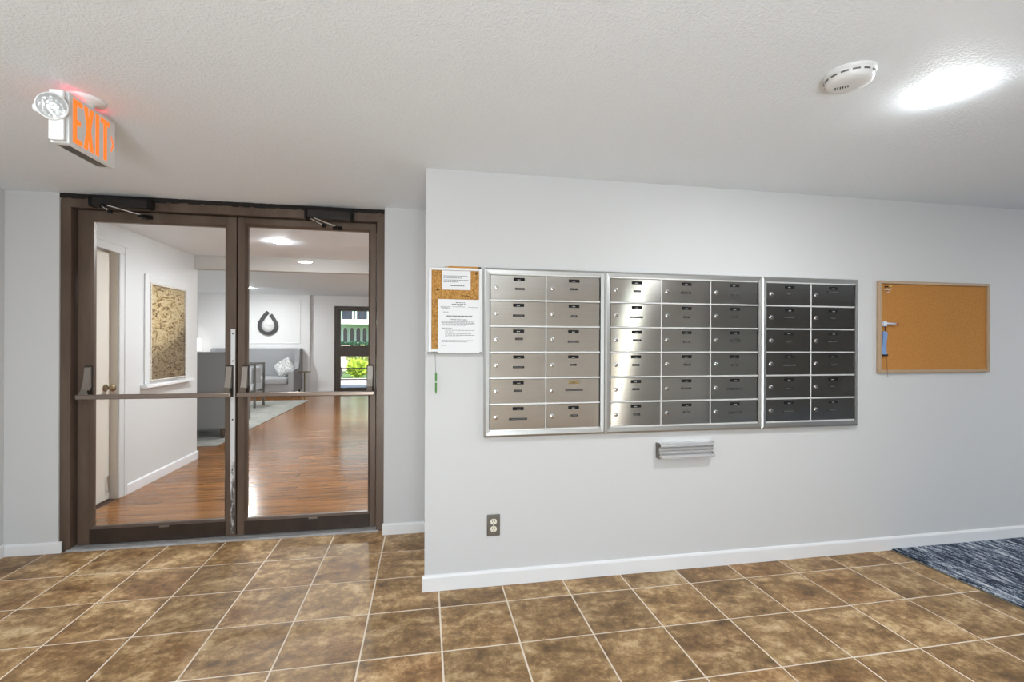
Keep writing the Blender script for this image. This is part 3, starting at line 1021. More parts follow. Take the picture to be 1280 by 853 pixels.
bank('steel mailbox bank two columns wide, next to the small cork board', 0.3035, 0.9740, 0.3335, 2, None, (1, 4))
bank('steel mailbox bank three columns wide, in the middle with a bright streak', 0.9745, 1.9440, 1.0035, 3, 0)
bank('dark steel mailbox bank two columns wide, nearest the large cork board', 1.9445, 2.6080, 1.9745, 2)

# ------------------------------------------------------------------ small cork board, papers, pencil, pen
nb = thing('notice_board', 'small speckled cork board in a white frame beside the mailboxes', 'notice board', (0.155, MWY, 1.24))
MB().box(0.022, 0.285, MWY - 0.010, MWY, 1.255, 1.672).build('cork', 'cork_speckled', nb)
MB().box(0.277, 0.294, MWY - 0.018, MWY, 1.240, 1.681, bev=0.002).build('frame_side', 'trim_white', nb)
MB().box(0.016, 0.031, MWY - 0.018, MWY, 1.240, 1.681, bev=0.002).build('frame_side', 'trim_white', nb)
MB().box(0.031, 0.277, MWY - 0.018, MWY, 1.667, 1.681, bev=0.002).build('frame_side', 'trim_white', nb)
MB().box(0.031, 0.277, MWY - 0.018, MWY, 1.243, 1.258, bev=0.002).build('frame_side', 'trim_white', nb)
MB().box(0.010, 0.296, MWY - 0.022, MWY, 1.234, 1.242, bev=0.002).build('ledge', 'steel_plate_dark', nb)
# worn notches and pin scraps in the cork
for x, z in ((0.052, 1.655), (0.060, 1.570), (0.055, 1.566), (0.258, 1.655)):
    MB().cyl((x, MWY - 0.010, z), (x + 0.012, MWY - 0.013, z - 0.004), 0.0018, n=6).build('staple', 'graphite', nb)

def sheet(name, label, x0, x1, z0, z1, yf, rot, lines, curl=0.004):
    """a sheet of paper, its top edge on the board and its bottom edge lifting a little"""
    cx, cz = (x0 + x1) / 2, z1
    R = Matrix.Rotation(rot, 4, 'Y')
    def P(u, w, k=0.0):
        x, z = x0 + (x1 - x0) * u, z1 + (z0 - z1) * w
        q = R @ Vector((x - cx, 0, z - cz))
        return Vector((cx + q.x, yf - curl * w * w - k, cz + q.z))
    mb = MB()
    n = 6
    for i in range(n):
        w0, w1 = i / n, (i + 1) / n
        for k, rev in ((0.0, False), (-0.0006, True)):
            q = [P(0, w1, k), P(1, w1, k), P(1, w0, k), P(0, w0, k)]
            mb.poly(q[::-1] if rev else q)
    o = mb.build(name, 'paper')
    tag(o, label, 'paper', 'papers on the small cork board')
    mp = MB()
    for (u0, u1, w, h, dk) in lines:
        # a printed line broken into words
        u = u0
        while u < u1 - 0.004:
            e = min(u1, u + random.uniform(0.03, 0.085))
            mp.poly([P(u, w + h, 0.0004), P(e, w + h, 0.0004), P(e, w, 0.0004), P(u, w, 0.0004)], 1 if dk else 0)
            u = e + 0.012
    mp.build('print', ['ink', 'ink_dark'], o)
    return o
L1 = [(0.06, 0.90, 0.26, 0.035, 0), (0.06, 0.70, 0.36, 0.035, 0), (0.06, 0.92, 0.47, 0.035, 0), (0.06, 0.60, 0.57, 0.035, 0), (0.28, 0.78, 0.76, 0.04, 1)]
p1 = sheet('paper_sheet', 'small white typed notice at the top of the small cork board', 0.083, 0.233, 1.566, 1.666, MWY - 0.0125, 0.0, L1, 0.002)
L2 = [(0.42, 0.64, 0.055, 0.012, 1), (0.32, 0.68, 0.085, 0.012, 1), (0.47, 0.57, 0.112, 0.008, 0), (0.06, 0.30, 0.135, 0.008, 0), (0.34, 0.64, 0.135, 0.008, 0), (0.72, 0.95, 0.14, 0.008, 0), (0.06, 0.26, 0.152, 0.008, 0), (0.10, 0.28, 0.165, 0.008, 0), (0.80, 0.96, 0.165, 0.008, 0),
      (0.12, 0.26, 0.235, 0.009, 0), (0.20, 0.82, 0.305, 0.016, 1), (0.30, 0.70, 0.375, 0.011, 1)]
for k, (a, c) in enumerate(((0.09, 0.86), (0.09, 0.88), (0.09, 0.88), (0.09, 0.66))):
    L2.append((a, c, 0.415 + 0.022 * k, 0.009, 1 if k == 1 else 0))
L2.append((0.09, 0.34, 0.535, 0.010, 1))
for k, (a, c) in enumerate(((0.17, 0.88), (0.17, 0.36), (0.17, 0.80), (0.17, 0.88), (0.17, 0.56))):
    L2.append((a, c, 0.575 + 0.030 * k, 0.009, 1 if k == 3 else 0))
L2 += [(0.09, 0.86, 0.765, 0.009, 0), (0.09, 0.70, 0.79, 0.009, 0), (0.09, 0.20, 0.86, 0.009, 0)]
p2 = sheet('paper_sheet', 'full white typed letter pinned to the lower part of the small cork board', 0.065, 0.281, 1.238, 1.516, MWY - 0.0198, 0.006, L2, 0.008)
# bent wire clip on the bare strip of cork
cl = MB().tube([(0.186 + 0.010 * k, MWY - 0.013, 1.535 + (0.004 if k % 2 else -0.002)) for k in range(5)], 0.0016, 6).build('wire_clip', 'brass_dark')
tag(cl, 'bent brass wire clip stuck in the bare cork between the two papers', 'clip')

pc = thing('pencil', 'yellow pencil lying along the top edge of the small cork board', 'pencil', (0.19, MWY - 0.009, 1.681))
pz, py = 1.6855, MWY - 0.010
MB().cyl((0.118, py, pz), (0.272, py, pz), 0.0042, n=6).build('shaft', 'pencil_yellow', pc)
MB().cyl((0.100, py, pz), (0.118, py, pz), 0.0009, 0.0042, n=10).build('tip', 'pencil_wood', pc)
MB().cyl((0.096, py, pz), (0.103, py, pz), 0.0003, 0.0016, n=8).build('lead', 'graphite', pc)
MB().cyl((0.272, py, pz), (0.281, py, pz), 0.0043, n=12).build('ferrule', 'brass_dark', pc)
MB().cyl((0.281, py, pz), (0.288, py, pz), 0.0040, n=12).build('eraser', 'graphite', pc)

pn = thing('hanging_pen', 'green pen hanging on a thin cord below the small cork board', 'pen', (0.054, MWY - 0.014, 1.024))
MB().tube([(0.050, MWY - 0.016, 1.250), (0.0515, MWY - 0.016, 1.20), (0.053, MWY - 0.016, 1.138)], 0.0012, 6).build('cord', 'cord_grey', pn)
MB().lathe((0.055, MWY - 0.016, 1.024), [(0.0, 0.0), (0.0022, 0.004), (0.0046, 0.016), (0.0050, 0.060)], 14).build('barrel', 'pen_green', pn)
MB().lathe((0.055, MWY - 0.016, 1.024), [(0.0052, 0.060), (0.0052, 0.066)], 14).build('ring', 'print_white', pn)
MB().lathe((0.055, MWY - 0.016, 1.024), [(0.0050, 0.066), (0.0048, 0.104), (0.0026, 0.112), (0.0, 0.1145)], 14).build('cap', 'pen_green', pn)

# ------------------------------------------------------------------ large cork board with pins and lanyard
cbx0, cbx1, cbz0, cbz1 = 2.770, 3.633, 1.112, 1.688
bb = thing('cork_board', 'large empty cork board in a pale wood frame on the wall', 'cork board', (3.2, MWY, cbz0))
MB().box(cbx0 + 0.01, cbx1 - 0.01, MWY - 0.008, MWY, cbz0 + 0.01, cbz1 - 0.01).build('cork', 'cork_smooth', bb)
plain('frame_wood', srgb(176, 150, 122), 0.45)
FWD = 0.019
for q in ((cbx0, cbx0 + FWD + 0.004, cbz0, cbz1), (cbx1 - FWD, cbx1, cbz0, cbz1), (cbx0 + FWD + 0.004, cbx1 - FWD, cbz1 - FWD, cbz1), (cbx0 + FWD + 0.004, cbx1 - FWD, cbz0, cbz0 + FWD)):
    MB().box(q[0], q[1], MWY - 0.020, MWY, q[2], q[3], bev=0.004, seg=2).build('frame_side', 'frame_wood', bb)

def pin(x, z, d, mat, label):
    p0 = Vector((x, MWY - 0.008, z))
    o = thing('push_pin', label, 'push pin', p0, 'push pins on the large cork board')
    d = Vector(d).normalized()
    MB().cyl(p0 + d * -0.004, p0 + d * 0.012, 0.0006, n=6).build('needle', 'chrome', o)
    MB().lathe(p0 + d * 0.010, [(0.0, 0), (0.0055, 0.0), (0.0055, 0.0015), (0.0028, 0.004), (0.0026, 0.012), (0.0048, 0.015), (0.0048, 0.017), (0, 0.0175)], 12, axis=d).build('head', mat, o)
plain('pin_yellow', srgb(216, 190, 120), 0.4)
plain('pin_white', srgb(226, 222, 214), 0.35)
plain('pin_pink', srgb(214, 184, 170), 0.35)
pin(2.812, 1.650, (0.5, -1, -0.05), 'plate_black', 'black push pin in the corner of the large cork board')
pin(2.838, 1.652, (0.9, -0.8, 0.16), 'pin_yellow', 'pale yellow push pin, topmost on the large cork board')
pin(2.806, 1.632, (0.8, -1, 0.10), 'pin_white', 'white push pin directly under the black one on the large cork board')
pin(2.832, 1.632, (0.9, -0.8, 0.14), 'pin_white', 'white push pin under the yellow one on the large cork board')
pin(2.818, 1.614, (0.9, -0.8, 0.20), 'pin_pink', 'pale pink push pin, lowest of the cluster on the large cork board')

ly = thing('lanyard', 'blue and white fabric lanyard tag hanging on the large cork board', 'lanyard', (2.815, MWY - 0.02, 1.20))
mb = MB()
prof = [(1.372, 0.012), (1.360, 0.017), (1.340, 0.016), (1.300, 0.0135), (1.265, 0.017), (1.235, 0.019), (1.226, 0.018)]
for k in range(len(prof) - 1):
    (za, wa), (zb_, wb) = prof[k], prof[k + 1]
    ya, yb = MWY - 0.018 - 0.004 * math.sin(k * 1.1), MWY - 0.018 - 0.004 * math.sin((k + 1) * 1.1)
    xo = 2.815
    mb.prism([(xo - wb, yb, zb_), (xo + wb, yb, zb_), (xo + wa, ya, za), (xo - wa, ya, za)], (0, 0.004, 0))
mb.build('strap', 'lanyard_blue', ly)
MB().box(2.796, 2.834, MWY - 0.026, MWY - 0.012, 1.218, 1.228, bev=0.002).build('clamp', 'label_black', ly)
MB().cyl((2.818, MWY - 0.022, 1.372), (2.812, MWY - 0.022, 1.408), 0.0035, n=8).build('clasp', 'graphite', ly)
MB().tube([(2.826, MWY - 0.021, 1.22), (2.828, MWY - 0.022, 1.16), (2.829, MWY - 0.024, 1.11), (2.833, MWY - 0.024, 1.083)], 0.0011, 6).build('cord', 'cord_brown', ly)
hk = thing('marker_pen', 'white marker with a red end stuck sideways above the blue lanyard', 'marker', (2.85, MWY - 0.02, 1.415))
MB().cyl((2.800, MWY - 0.020, 1.422), (2.880, MWY - 0.030, 1.418), 0.0065, n=12).build('barrel', 'lanyard_white', hk)
MB().cyl((2.880, MWY - 0.030, 1.418), (2.902, MWY - 0.033, 1.417), 0.0045, 0.003, n=12).build('tip', 'pin_red', hk)
MB().box(2.798, 2.822, MWY - 0.030, MWY - 0.008, 1.402, 1.434, bev=0.004).build('holder', 'lanyard_white', hk)

# ------------------------------------------------------------------ ridged aluminium rail under the mailboxes
rl = thing('grip_rail', 'ridged aluminium rail fixed to the wall below the mailboxes', 'wall rail', (1.463, MWY, 0.64))
zc0 = 0.642
plain('rail_metal', (0.80, 0.80, 0.81), 0.32, 0.75)
prof = [(0, 0), (-0.040, 0.0), (-0.047, 0.003), (-0.047, 0.008), (-0.034, 0.017), (-0.010, 0.020), (-0.010, 0.0255), (-0.026, 0.0265), (-0.031, 0.030), (-0.031, 0.035), (-0.026, 0.0385),
        (-0.010, 0.0395), (-0.010, 0.045), (-0.026, 0.046), (-0.031, 0.0495), (-0.031, 0.0545), (-0.026, 0.058), (-0.010, 0.059), (-0.010, 0.0655), (-0.036, 0.067), (-0.042, 0.072), (-0.040, 0.080), (-0.030, 0.084), (0, 0.084)]
MB().prism([(1.302, MWY + a, zc0 + c) for a, c in prof], (0.332, 0, 0)).build('ridged_body', 'rail_metal', rl)
capp = [(0, 0.0), (-0.034, 0.0), (-0.040, 0.010), (-0.022, 0.022), (-0.018, 0.060), (-0.034, 0.066), (-0.036, 0.078), (-0.024, 0.086), (0, 0.086)]
MB().prism([(1.290, MWY + a, zc0 + c) for a, c in capp], (0.0125, 0, 0)).build('end_cap', 'steel_plate_dark', rl)
MB().prism([(1.634, MWY + a, zc0 + c) for a, c in capp], (0.003, 0, 0)).build('end_cap', 'steel_plate_dark', rl)
MB().lathe((1.2985, MWY - 0.040, zc0 + 0.012), [(0.0, 0.004), (0.007, 0.003), (0.008, 0.0)], 12, axis=(0, -1, 0)).build('screw', 'chrome', rl)

# ------------------------------------------------------------------ electrical outlet
ou = thing('power_outlet', 'duplex outlet with ivory sockets in a grey metal plate low on the wall', 'outlet', (0.3605, MWY, 0.264))
ox, oz = 0.3605, 0.3205
MB().box(ox - 0.035, ox + 0.035, MWY - 0.006, MWY, oz - 0.057, oz + 0.057, bev=0.003, seg=2).build('plate', 'steel_plate_dark', ou)
for dz in (0.0195, -0.0195):
    s = MB()
    R_ = 0.0172
    pts = []
    for k in range(28):
        a = 2 * PI * k / 28
        pts.append((ox + R_ * math.cos(a), MWY - 0.0085, oz + dz + max(-0.0145, min(0.0145, R_ * math.sin(a)))))
    s.prism(pts, (0, 0.006, 0))
    so = s.build('socket', 'ivory', ou)
    for sx_, hh in ((-0.0062, 0.0042), (0.0062, 0.0036)):
        MB().box(ox + sx_ - 0.0012, ox + sx_ + 0.0012, MWY - 0.0089, MWY - 0.0084, oz + dz + 0.0035 - hh, oz + dz + 0.0035 + hh).build('slot', 'dark_slot', so)
    MB().lathe((ox, MWY - 0.0085, oz + dz - 0.0075), [(0.0, 0.0004), (0.0026, 0.0002), (0.0026, -0.001)], 10, axis=(0, -1, 0)).build('ground_hole', 'dark_slot', so)
MB().lathe((ox, MWY - 0.006, oz), [(0.0, 0.0014), (0.003, 0.001), (0.0035, 0.0)], 10, axis=(0, -1, 0)).build('screw', 'chrome', ou)

# ------------------------------------------------------------------ smoke detector
sdx, sdy = 1.392, 1.350
sd = thing('smoke_detector', 'round white smoke detector on the ceiling', 'smoke detector', (sdx, sdy, CEIL))
MB().lathe((sdx, sdy, CEIL), [(0.074, 0.0), (0.074, -0.008), (0.071, -0.010)], 48).build('base', 'plastic_white', sd)
MB().lathe((sdx, sdy, CEIL), [(0.071, -0.010), (0.072, -0.013), (0.070, -0.024), (0.065, -0.034), (0.056, -0.039), (0.03, -0.0415), (0.0, -0.042)], 48).build('cover', 'plastic_white', sd)
mv = MB()
for k in range(14):
    a = 2 * PI * k / 14
    n_ = 4
    for q in range(n_):
        a0, a1 = a + 0.30 * q / n_, a + 0.30 * (q + 1) / n_
        R_ = 0.0712
        mv.poly([(sdx + R_ * math.cos(a0), sdy + R_ * math.sin(a0), CEIL - 0.0235), (sdx + R_ * math.cos(a1), sdy + R_ * math.sin(a1), CEIL - 0.0235),
                 (sdx + (R_ + 0.0012) * math.cos(a1), sdy + (R_ + 0.0012) * math.sin(a1), CEIL - 0.0185), (sdx + (R_ + 0.0012) * math.cos(a0), sdy + (R_ + 0.0012) * math.sin(a0), CEIL - 0.0185)])
mv.build('vent_slot', 'steel_plate_dark', sd)
ms = MB()
for k in range(6):
    bx, by = 1.364 + 0.0050 * k, 1.377 - 0.0050 * k
    ms.box(-0.0013, 0.0013, -0.0075, 0.0075, -0.0010, 0.0010, M=Matrix.Translation((bx, by, CEIL - 0.0418)) @ Matrix.Rotation(math.radians(-45), 4, 'Z'))
ms.build('grille', 'plate_black', sd)

# ------------------------------------------------------------------ exit sign with emergency lamps
EX = -1.230
ex = thing('exit_sign', 'lit orange EXIT sign with emergency lamp heads, hung under the ceiling', 'exit sign', (EX - 0.028, 2.025, CEIL))
ey0, ey1, ez0, ez1 = 1.905, 2.157, 1.983, 2.166
MB().box(EX - 0.052, EX - 0.003, ey0, ey1, ez0, ez1, bev=0.004, seg=2).build('housing', 'plastic_white', ex)
for s in (0, 1):
    xo = EX - 0.004 if s == 0 else EX - 0.055
    fp = MB().box(xo, xo + 0.004, ey0 + 0.001, ey1 - 0.001, ez0 + 0.001, ez1 - 0.001, bev=0.001).build('face_plate', 'plastic_white', ex)
    xf = EX + 0.0002 if s == 0 else EX - 0.0552
    dxx = 0.0008 if s == 0 else -0.0008
    zl0, zl1 = ez0 + 0.014, ez1 - 0.013
    H_ = zl1 - zl0
    st_ = 0.0185
    ys = [1.931, 1.987, 2.047, 2.073]
    def q(pts, name='letter'):
        if s == 1:
            pts = [(ey0 + ey1 - y_, z_) for y_, z_ in pts]
        MB().prism([(xf, y_, z_) for y_, z_ in pts], (dxx, 0, 0)).build(name, 'exit_letter', fp)
    y = 1.925; w = 0.046
    zm = (zl0 + zl1) / 2
    h2 = st_ / 2
    q([(y, zl0), (y + w, zl0), (y + w, zl0 + st_), (y + st_, zl0 + st_), (y + st_, zm - h2), (y + w * .82, zm - h2), (y + w * .82, zm + h2), (y + st_, zm + h2), (y + st_, zl1 - st_), (y + w, zl1 - st_), (y + w, zl1), (y, zl1)])
    y = 1.979; w = 0.052; t_ = 0.021
    q([(y, zl0), (y + t_, zl0), (y + w / 2, zm - 0.030), (y + w - t_, zl0), (y + w, zl0), (y + w / 2 + 0.011, zm), (y + w, zl1), (y + w - t_, zl1), (y + w / 2, zm + 0.030), (y + t_, zl1), (y, zl1), (y + w / 2 - 0.011, zm)])
    y = 2.042
    q([(y, zl0), (y + st_, zl0), (y + st_, zl1), (y, zl1)])
    y = 2.070; w = 0.052
    q([(y + w / 2 - h2, zl0), (y + w / 2 + h2, zl0), (y + w / 2 + h2, zl1 - st_), (y + w, zl1 - st_), (y + w, zl1), (y, zl1), (y, zl1 - st_), (y + w / 2 - h2, zl1 - st_)])
    q([(2.128, zm - 0.030), (2.134, zm - 0.030), (2.147, zm), (2.134, zm + 0.030), (2.128, zm + 0.030), (2.139, zm)], 'chevron')
# canopy and the red light leaking through the top
MB().lathe((EX - 0.028, 2.03, CEIL), [(0.062, 0.0), (0.062, -0.006), (0.056, -0.014), (0.030, -0.018), (0.026, -0.034)], 36).build('canopy', 'plastic_white', ex)
MB().box(EX - 0.040, EX - 0.015, ey0 + 0.03, ey1 - 0.03, ez1 + 0.0002, ez1 + 0.0012).build('top_window', 'exit_glow', ex)
# underside tray
MB().box(EX - 0.044, EX - 0.012, ey0 + 0.02, ey1 - 0.03, ez0 - 0.003, ez0 + 0.001, bev=0.001).build('bottom_tray', 'steel_plate_dark', ex)
# lamp heads at both ends
for s, yc in ((-1, ey0 - 0.004),):
    hb = MB().box(EX - 0.050, EX - 0.004, min(yc, yc + s * 0.016), max(yc, yc + s * 0.016), ez0 + 0.004, ez1 - 0.004, bev=0.006, seg=3).build('lamp_arm', 'plastic_white', ex)
    cdir = Vector((0.25, -0.95 * (1 if s == -1 else -1), -0.12)).normalized()
    c0 = Vector((EX - 0.034, yc + s * 0.010, 2.098))
    MB().lathe(c0, [(0.0, -0.014), (0.026, -0.012), (0.040, 0.0), (0.045, 0.014), (0.045, 0.020), (0.041, 0.022)], 32, axis=cdir).build('lamp_head', 'plastic_white', hb)
    MB().lathe(c0, [(0.041, 0.0215), (0.030, 0.026), (0.0, 0.028)], 32, axis=cdir).build('lens', 'lamp_lens', hb)
    MB().lathe(c0 + Vector((-0.047, 0, -0.005)), [(0.0, 0.012), (0.014, 0.010), (0.018, 0.0), (0.018, -0.012)], 16, axis=(-1, 0, 0)).build('swivel_knob', 'plastic_white', hb)

# ------------------------------------------------------------------ hall: rug, settees, armchair, table, clock, lamp
rug = MB().box(-5.6, -2.53, 6.40, 11.10, 0.0, 0.012, bev=0.004).build('area_rug', 'rug_grey')
tag(rug, 'large pale grey rug on the wooden hall floor', 'rug')

def settee(label, loc, rotz, fab, w=2.0):
    s = thing('settee', label, 'sofa', (0, 0, 0), 'high-backed settees')
    hw = w / 2
    # local frame: front faces -y, back at y = 0
    MB().box(-hw + 0.02, hw - 0.02, -0.86, -0.05, 0.12, 0.30, bev=0.02, seg=2).build('base', fab, s)
    MB().box(-hw + 0.13, hw - 0.13, -0.89, -0.14, 0.28, 0.46, bev=0.05, seg=4).build('seat_cushion', fab, s)
    MB().box(-hw, hw, -0.14, 0.0, 0.12, 1.14, bev=0.025, seg=3).build('backrest', fab, s)
    for sg in (-1, 1):
        xa, xb = (hw - 0.11, hw) if sg == 1 else (-hw, -hw + 0.11)
        prof = [(-0.05, 0.12), (-0.05, 1.14), (-0.24, 1.14), (-0.30, 1.10), (-0.34, 0.80), (-0.42, 0.66), (-0.84, 0.63), (-0.87, 0.60), (-0.87, 0.12)]
        MB().prism([(xa, a, c) for a, c in prof], (xb - xa, 0, 0)).build('wing_arm', fab, s)
        for yy in (-0.80, -0.06):
            MB().cyl((sg * (hw - 0.07), yy, 0.13), (sg * (hw - 0.06), yy - (0.02 if yy < -0.5 else -0.02), 0.0), 0.030, 0.018, n=12).build('leg', 'wood_leg', s)
    s.location = loc
    s.rotation_euler = (0, 0, rotz)
    return s
settee('pale grey high-backed settee standing against the far wall under the clock', (-4.04, 12.68, 0.0), 0, 'fabric_grey')
settee('dark grey settee seen from behind, at the end of the lobby wall', (-3.58, 6.82, 0.016), PI, 'fabric_dark_grey')
def cushion(label, c, size, rot, mat, group='loose cushions'):
    o = MB().pillow(c, size, size, 0.17, M=Euler(rot).to_matrix().to_4x4(), pw=0.45).build('cushion', mat)
    tag(o, label, 'cushion', group)
cushion('white cushion with grey print leaning in the corner of the far settee', (-3.37, 12.30, 0.665), 0.44, (math.radians(64), math.radians(-34), 0), 'pillow_print')

ac = thing('armchair', 'armchair with square metal arm frames and pale cushions on the grey rug', 'armchair', (-3.55, 10.1, 0.012))
for yy in (9.84, 10.36):
    z0 = 0.013
    MB().box(-3.86, -3.21, yy - 0.015, yy + 0.015, 0.84, 0.88, bev=0.003).build('arm', 'metal_leg', ac)
    for xx in (-3.86, -3.25):
        MB().box(xx, xx + 0.040, yy - 0.015, yy + 0.015, z0, 0.842, bev=0.003).build('leg', 'metal_leg', ac)
    MB().box(-3.83, -3.24, yy - 0.012, yy + 0.012, 0.30, 0.34, bev=0.002).build('seat_rail', 'metal_leg', ac)
MB().box(-3.86, -3.24, 9.85, 10.35, 0.33, 0.48, bev=0.04, seg=3).build('seat_cushion', 'fabric_light', ac)
MB().box(-3.42, -3.27, 9.86, 10.34, 0.46, 0.80, bev=0.05, seg=3).build('back_cushion', 'fabric_light', ac)
cushion('plump white cushion propped in the metal-framed armchair', (-3.50, 10.10, 0.70), 0.40, (0, math.radians(70), 0), 'fabric_light')

tb = thing('drink_table', 'slim brass side table with a round top by the far settee', 'side table', (-2.86, 12.10, 0))
MB().lathe((-2.86, 12.10, 0), [(0.0, 0.0), (0.13, 0.0), (0.13, 0.012), (0.03, 0.022), (0.012, 0.03)], 28).build('base', 'brass_dark', tb)
MB().cyl((-2.86, 12.10, 0.02), (-2.86, 12.10, 0.57), 0.013, n=14).build('pole', 'brass_dark', tb)
MB().lathe((-2.86, 12.10, 0.565), [(0.0, 0.0), (0.14, 0.004), (0.145, 0.012), (0.14, 0.016), (0.0, 0.016)], 28).build('table_top', 'brass_dark', tb)

# teardrop clock
ck = thing('wall_clock', 'dark teardrop-shaped ring clock on the wall above the settee', 'clock', (-3.86, HW - 0.10, 1.45))
ccx, ccz, R0 = -3.86, 1.70, 0.235
def drop(R_, tip, cut_r, cut_l, n=44):
    """centre line of a teardrop, from the cut on one arm round the bottom to the tip"""
    ph = math.acos(R_ / tip)
    tx, tz = R_ * math.sin(ph), R_ * math.cos(ph)
    pts = []
    for k in (cut_r, cut_r * 0.6, cut_r * 0.3, 0.0):
        pts.append((tx * (1 - k) + 0.012 * math.sin(PI * k), tz + (tip - tz) * k))
    for i in range(1, n):
        a = PI / 2 - ph - (2 * PI - 2 * ph) * i / n
        pts.append((R_ * math.cos(a), R_ * math.sin(a)))
    for k in (0.0, cut_l * 0.3, cut_l * 0.6, cut_l):
        pts.append((-tx * (1 - k) - 0.012 * math.sin(PI * min(1, k)), tz + (tip - tz) * k))
    return pts
cen = drop(0.197, 0.345, 0.68, 1.0)
outer, inner = [], []
for i, (x_, z_) in enumerate(cen):
    x2, z2 = cen[min(i + 1, len(cen) - 1)]
    x1, z1 = cen[max(i - 1, 0)]
    d_ = math.hypot(x2 - x1, z2 - z1)
    nx_, nz_ = -(z2 - z1) / d_, (x2 - x1) / d_
    outer.append((ccx + x_ + nx_ * 0.040, HW - 0.145, ccz + z_ + nz_ * 0.040))
    inner.append((ccx + x_ - nx_ * 0.040, HW - 0.145, ccz + z_ - nz_ * 0.040))
MB().ring(outer, inner, (0, 0.042, 0)).build('ring', 'clock_dark', ck)
MB().lathe((ccx, HW - 0.102, ccz), [(0.0, 0.006), (0.150, 0.006), (0.152, 0.0)], 32, axis=(0, -1, 0)).build('dial', 'clock_face', ck)
MB().prism([(ccx, HW - 0.112, ccz - 0.005), (ccx, HW - 0.112, ccz + 0.008), (ccx - 0.06, HW - 0.112, ccz + 0.055), (ccx - 0.066, HW - 0.112, ccz + 0.047)], (0, 0.002, 0)).build('hour_hand', 'ink', ck)
MB().prism([(ccx, HW - 0.115, ccz - 0.005), (ccx + 0.10, HW - 0.115, ccz + 0.02), (ccx + 0.098, HW - 0.115, ccz + 0.028), (ccx, HW - 0.115, ccz + 0.006)], (0, 0.002, 0)).build('minute_hand', 'ink', ck)

# lamp glowing behind the near settee
lp = thing('floor_lamp', 'floor lamp with a glowing white shade behind the dark grey settee', 'lamp', (-5.42, 12.35, 0))
MB().lathe((-5.42, 12.35, 0), [(0, 0), (0.15, 0), (0.15, 0.015), (0.02, 0.03)], 24).build('base', 'brass_dark', lp)
MB().cyl((-5.42, 12.35, 0.02), (-5.42, 12.35, 1.10), 0.012, n=12).build('pole', 'brass_dark', lp)
MB().lathe((-5.42, 12.35, 1.08), [(0.18, 0.0), (0.16, 0.29)], 32).build('lamp_shade', 'lamp_shade_lit', lp)

# ------------------------------------------------------------------ far storefront door and garden
fd = thing('door_4', 'dark storefront door to the garden at the end of the hall', 'door', (-1.7, HW, 0))
del fd['category']; struct(fd)
X0, X1 = -2.305, -1.015
for a in ((X0, X0 + 0.05, 0, 2.225), (X1 - 0.05, X1, 0, 2.225)):
    MB().box(a[0], a[1], HW - 0.02, HW + 0.10, a[2], a[3]).build('jamb', 'bronze_dark', fd)
MB().box(X0 + 0.05, X1 - 0.05, HW - 0.02, HW + 0.10, 2.165, 2.225).build('header', 'bronze_dark', fd)
for a in ((X0 + 0.055, -2.150), (X1 - 0.155, X1 - 0.055)):
    MB().box(a[0], a[1], HW, HW + 0.045, 0.012, 2.16).build('stile', 'bronze_dark', fd)
gx0, gx1 = -2.150, X1 - 0.155
for a in ((2.100, 2.16), (0.925, 1.205), (0.012, 0.115)):
    MB().box(gx0, gx1, HW, HW + 0.045, a[0], a[1]).build('rail', 'bronze_dark', fd)
for z in (0.615, 0.325):
    MB().box(gx0, gx1, HW - 0.01, HW + 0.03, z - 0.012, z + 0.012).build('crossbar', 'bronze_dark', fd)
for a in ((1.205, 2.100), (0.115, 0.925)):
    MB().poly([(gx0, HW + 0.034, a[0]), (gx1, HW + 0.034, a[0]), (gx1, HW + 0.034, a[1]), (gx0, HW + 0.034, a[1])]).build('pane', 'clear_glass', fd)

gd = struct(MB().box(-60, 60, 12.95, 18.6, -0.25, -0.06).build('ground_terrace', 'concrete'), 'pale concrete terrace outside the far door')
struct(MB().box(-60, 60, 18.6, 80, -0.25, -0.08).build('ground_lawn', 'lawn'), 'green lawn beyond the terrace')

bd = thing('apartment_house', 'mint green house with balcony and arched windows seen through the far door', 'building', (-6, 40, 0))
BYY = 40.0
MB().box(-16, 8, BYY, BYY + 8, -0.1, 7.5).build('wall', 'mint_render', bd)
MB().box(-16, -7.45, BYY - 0.5, BYY, -0.1, 7.5).build('side_wing', 'blue_siding', bd)
for k in range(22):
    z = 0.2 + 0.33 * k
    MB().box(-16, -7.45, BYY - 0.53, BYY - 0.5, z, z + 0.03).build('siding_board', 'white_slab', bd)
bl = MB().box(-6.75, 4, BYY - 1.6, BYY, 2.72, 3.08).build('balcony', 'white_slab', bd)
for k in range(36):
    x = -6.70 + 0.30 * k
    MB().box(x, x + 0.10, BYY - 1.55, BYY - 1.51, 3.08, 4.05).build('baluster', 'iron_dark', bl)
MB().box(-6.75, 4, BYY - 1.57, BYY - 1.49, 4.02, 4.10).build('handrail', 'iron_dark', bl)
def arch(x, z0, z1, w):
    pts = [(x - w, z0), (x + w, z0), (x + w, z1 - w)] + [(x + w * math.cos(a), z1 - w + w * 1.4 * math.sin(a)) for a in [math.radians(20 * k) for k in range(1, 9)]] + [(x - w, z1 - w)]
    wi = MB().prism([(a, BYY - 0.06, c) for a, c in pts], (0, 0.05, 0)).build('window_frame', 'white_slab', bd)
    pts2 = [(x + (a - x) * 0.8, z0 + 0.06 + (c - z0) * 0.92) for a, c in pts]
    MB().prism([(a, BYY - 0.08, c) for a, c in pts2], (0, 0.03, 0)).build('pane', 'window_dark', wi)
arch(-7.08, 1.20, 2.50, 0.20)
for x in (-6.35, -5.85, -5.35, -4.85, -4.35, -3.85):
    arch(x, 1.25, 2.45, 0.20)
arch(-7.05, 3.2, 4.6, 0.20)
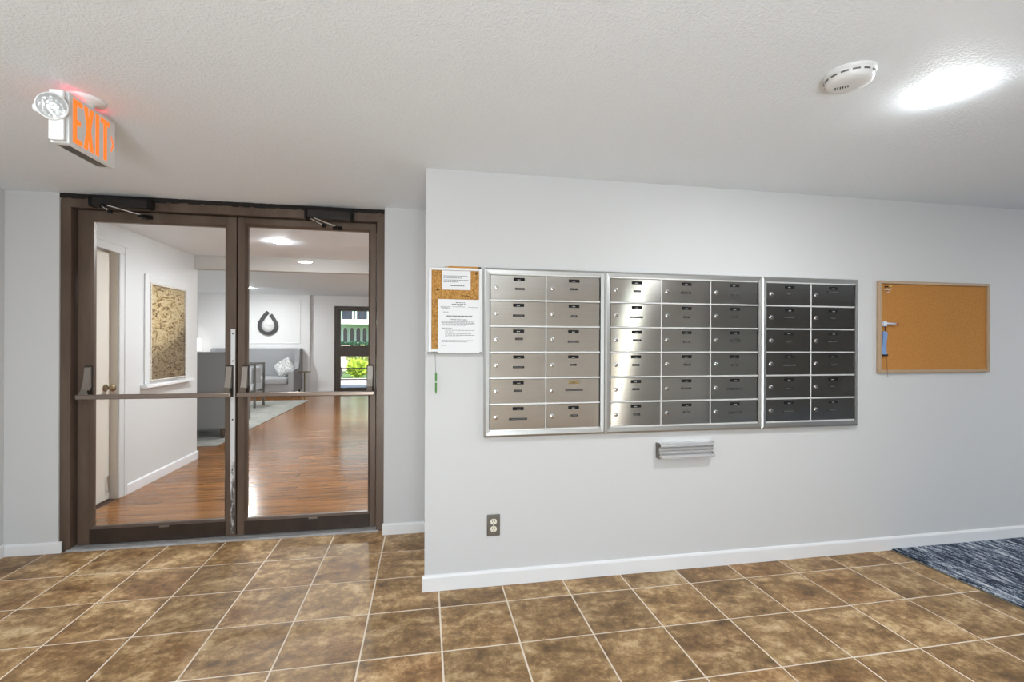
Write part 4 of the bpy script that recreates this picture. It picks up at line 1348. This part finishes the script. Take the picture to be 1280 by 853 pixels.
for x in (-6.2, -5.1, -4.0, -2.9):
    MB().box(x - 0.36, x + 0.36, BYY - 0.05, BYY + 0.02, 3.08, 5.2).build('balcony_window', 'window_dark', bd)
MB().box(-7.70, -7.50, BYY - 0.62, BYY - 0.5, 2.3, 2.6).build('wall_lamp', 'iron_dark', bd)

def shrub(name, label, c, rx, ry, rz, mat, n, ls, cat='shrub'):
    rnd_ = random.Random(sum(map(ord, label)))
    s = thing(name, label, cat, c, 'garden shrubs')
    mb = MB()
    for _ in range(n):
        v = Vector((rnd_.gauss(0, 1), rnd_.gauss(0, 1), rnd_.gauss(0, 1))).normalized() * rnd_.uniform(0.5, 1.0)
        p = Vector((c[0] + v.x * rx, c[1] + v.y * ry, c[2] + rz * (1.0 + v.z) * 0.98 + 0.03))
        d = (v + Vector((rnd_.uniform(-.5, .5), rnd_.uniform(-.5, .5), 0.6))).normalized() * ls
        t_ = d.cross(Vector((rnd_.uniform(-1, 1), rnd_.uniform(-1, 1), rnd_.uniform(-1, 1)))).normalized() * ls * 0.24
        mb.poly([p - d * .5, p + t_, p + d * .5, p - t_])
    f = mb.build('foliage', mat, s)
    f['kind'] = 'stuff'
    st = MB()
    for k in range(6):
        a = 2 * PI * k / 6
        st.cyl((c[0], c[1], c[2] - 0.02), (c[0] + rx * 0.6 * math.cos(a), c[1] + ry * 0.6 * math.sin(a), c[2] + rz * 1.4), 0.02, 0.006, n=5)
    st.build('stem', 'wood_leg', s)
GZ = -0.08
shrub('shrub', 'lime green shrub outside the far door', (-2.56, 18.9, GZ), 0.38, 0.36, 0.36, 'leaf_lime', 700, 0.22)
shrub('shrub', 'tall loose pale green shrub behind the lime green one', (-2.75, 21.5, GZ), 0.62, 0.5, 0.60, 'leaf_pale', 900, 0.26)
shrub('shrub', 'small purple-leaved shrub beside the lime green one', (-3.20, 18.6, GZ), 0.14, 0.16, 0.22, 'leaf_purple', 260, 0.15)
shrub('shrub', 'long dark green hedge in front of the mint green house', (-5.0, 36, GZ), 3.4, 0.6, 0.70, 'leaf_dark', 5000, 0.3)
pw_ = MB().box(-6.6, -3.62, 24.0, 24.2, -0.1, 1.15).build('garden_wall', 'pink_render')
tag(pw_, 'pale pink garden wall outside, left of the green shrubs', 'wall')
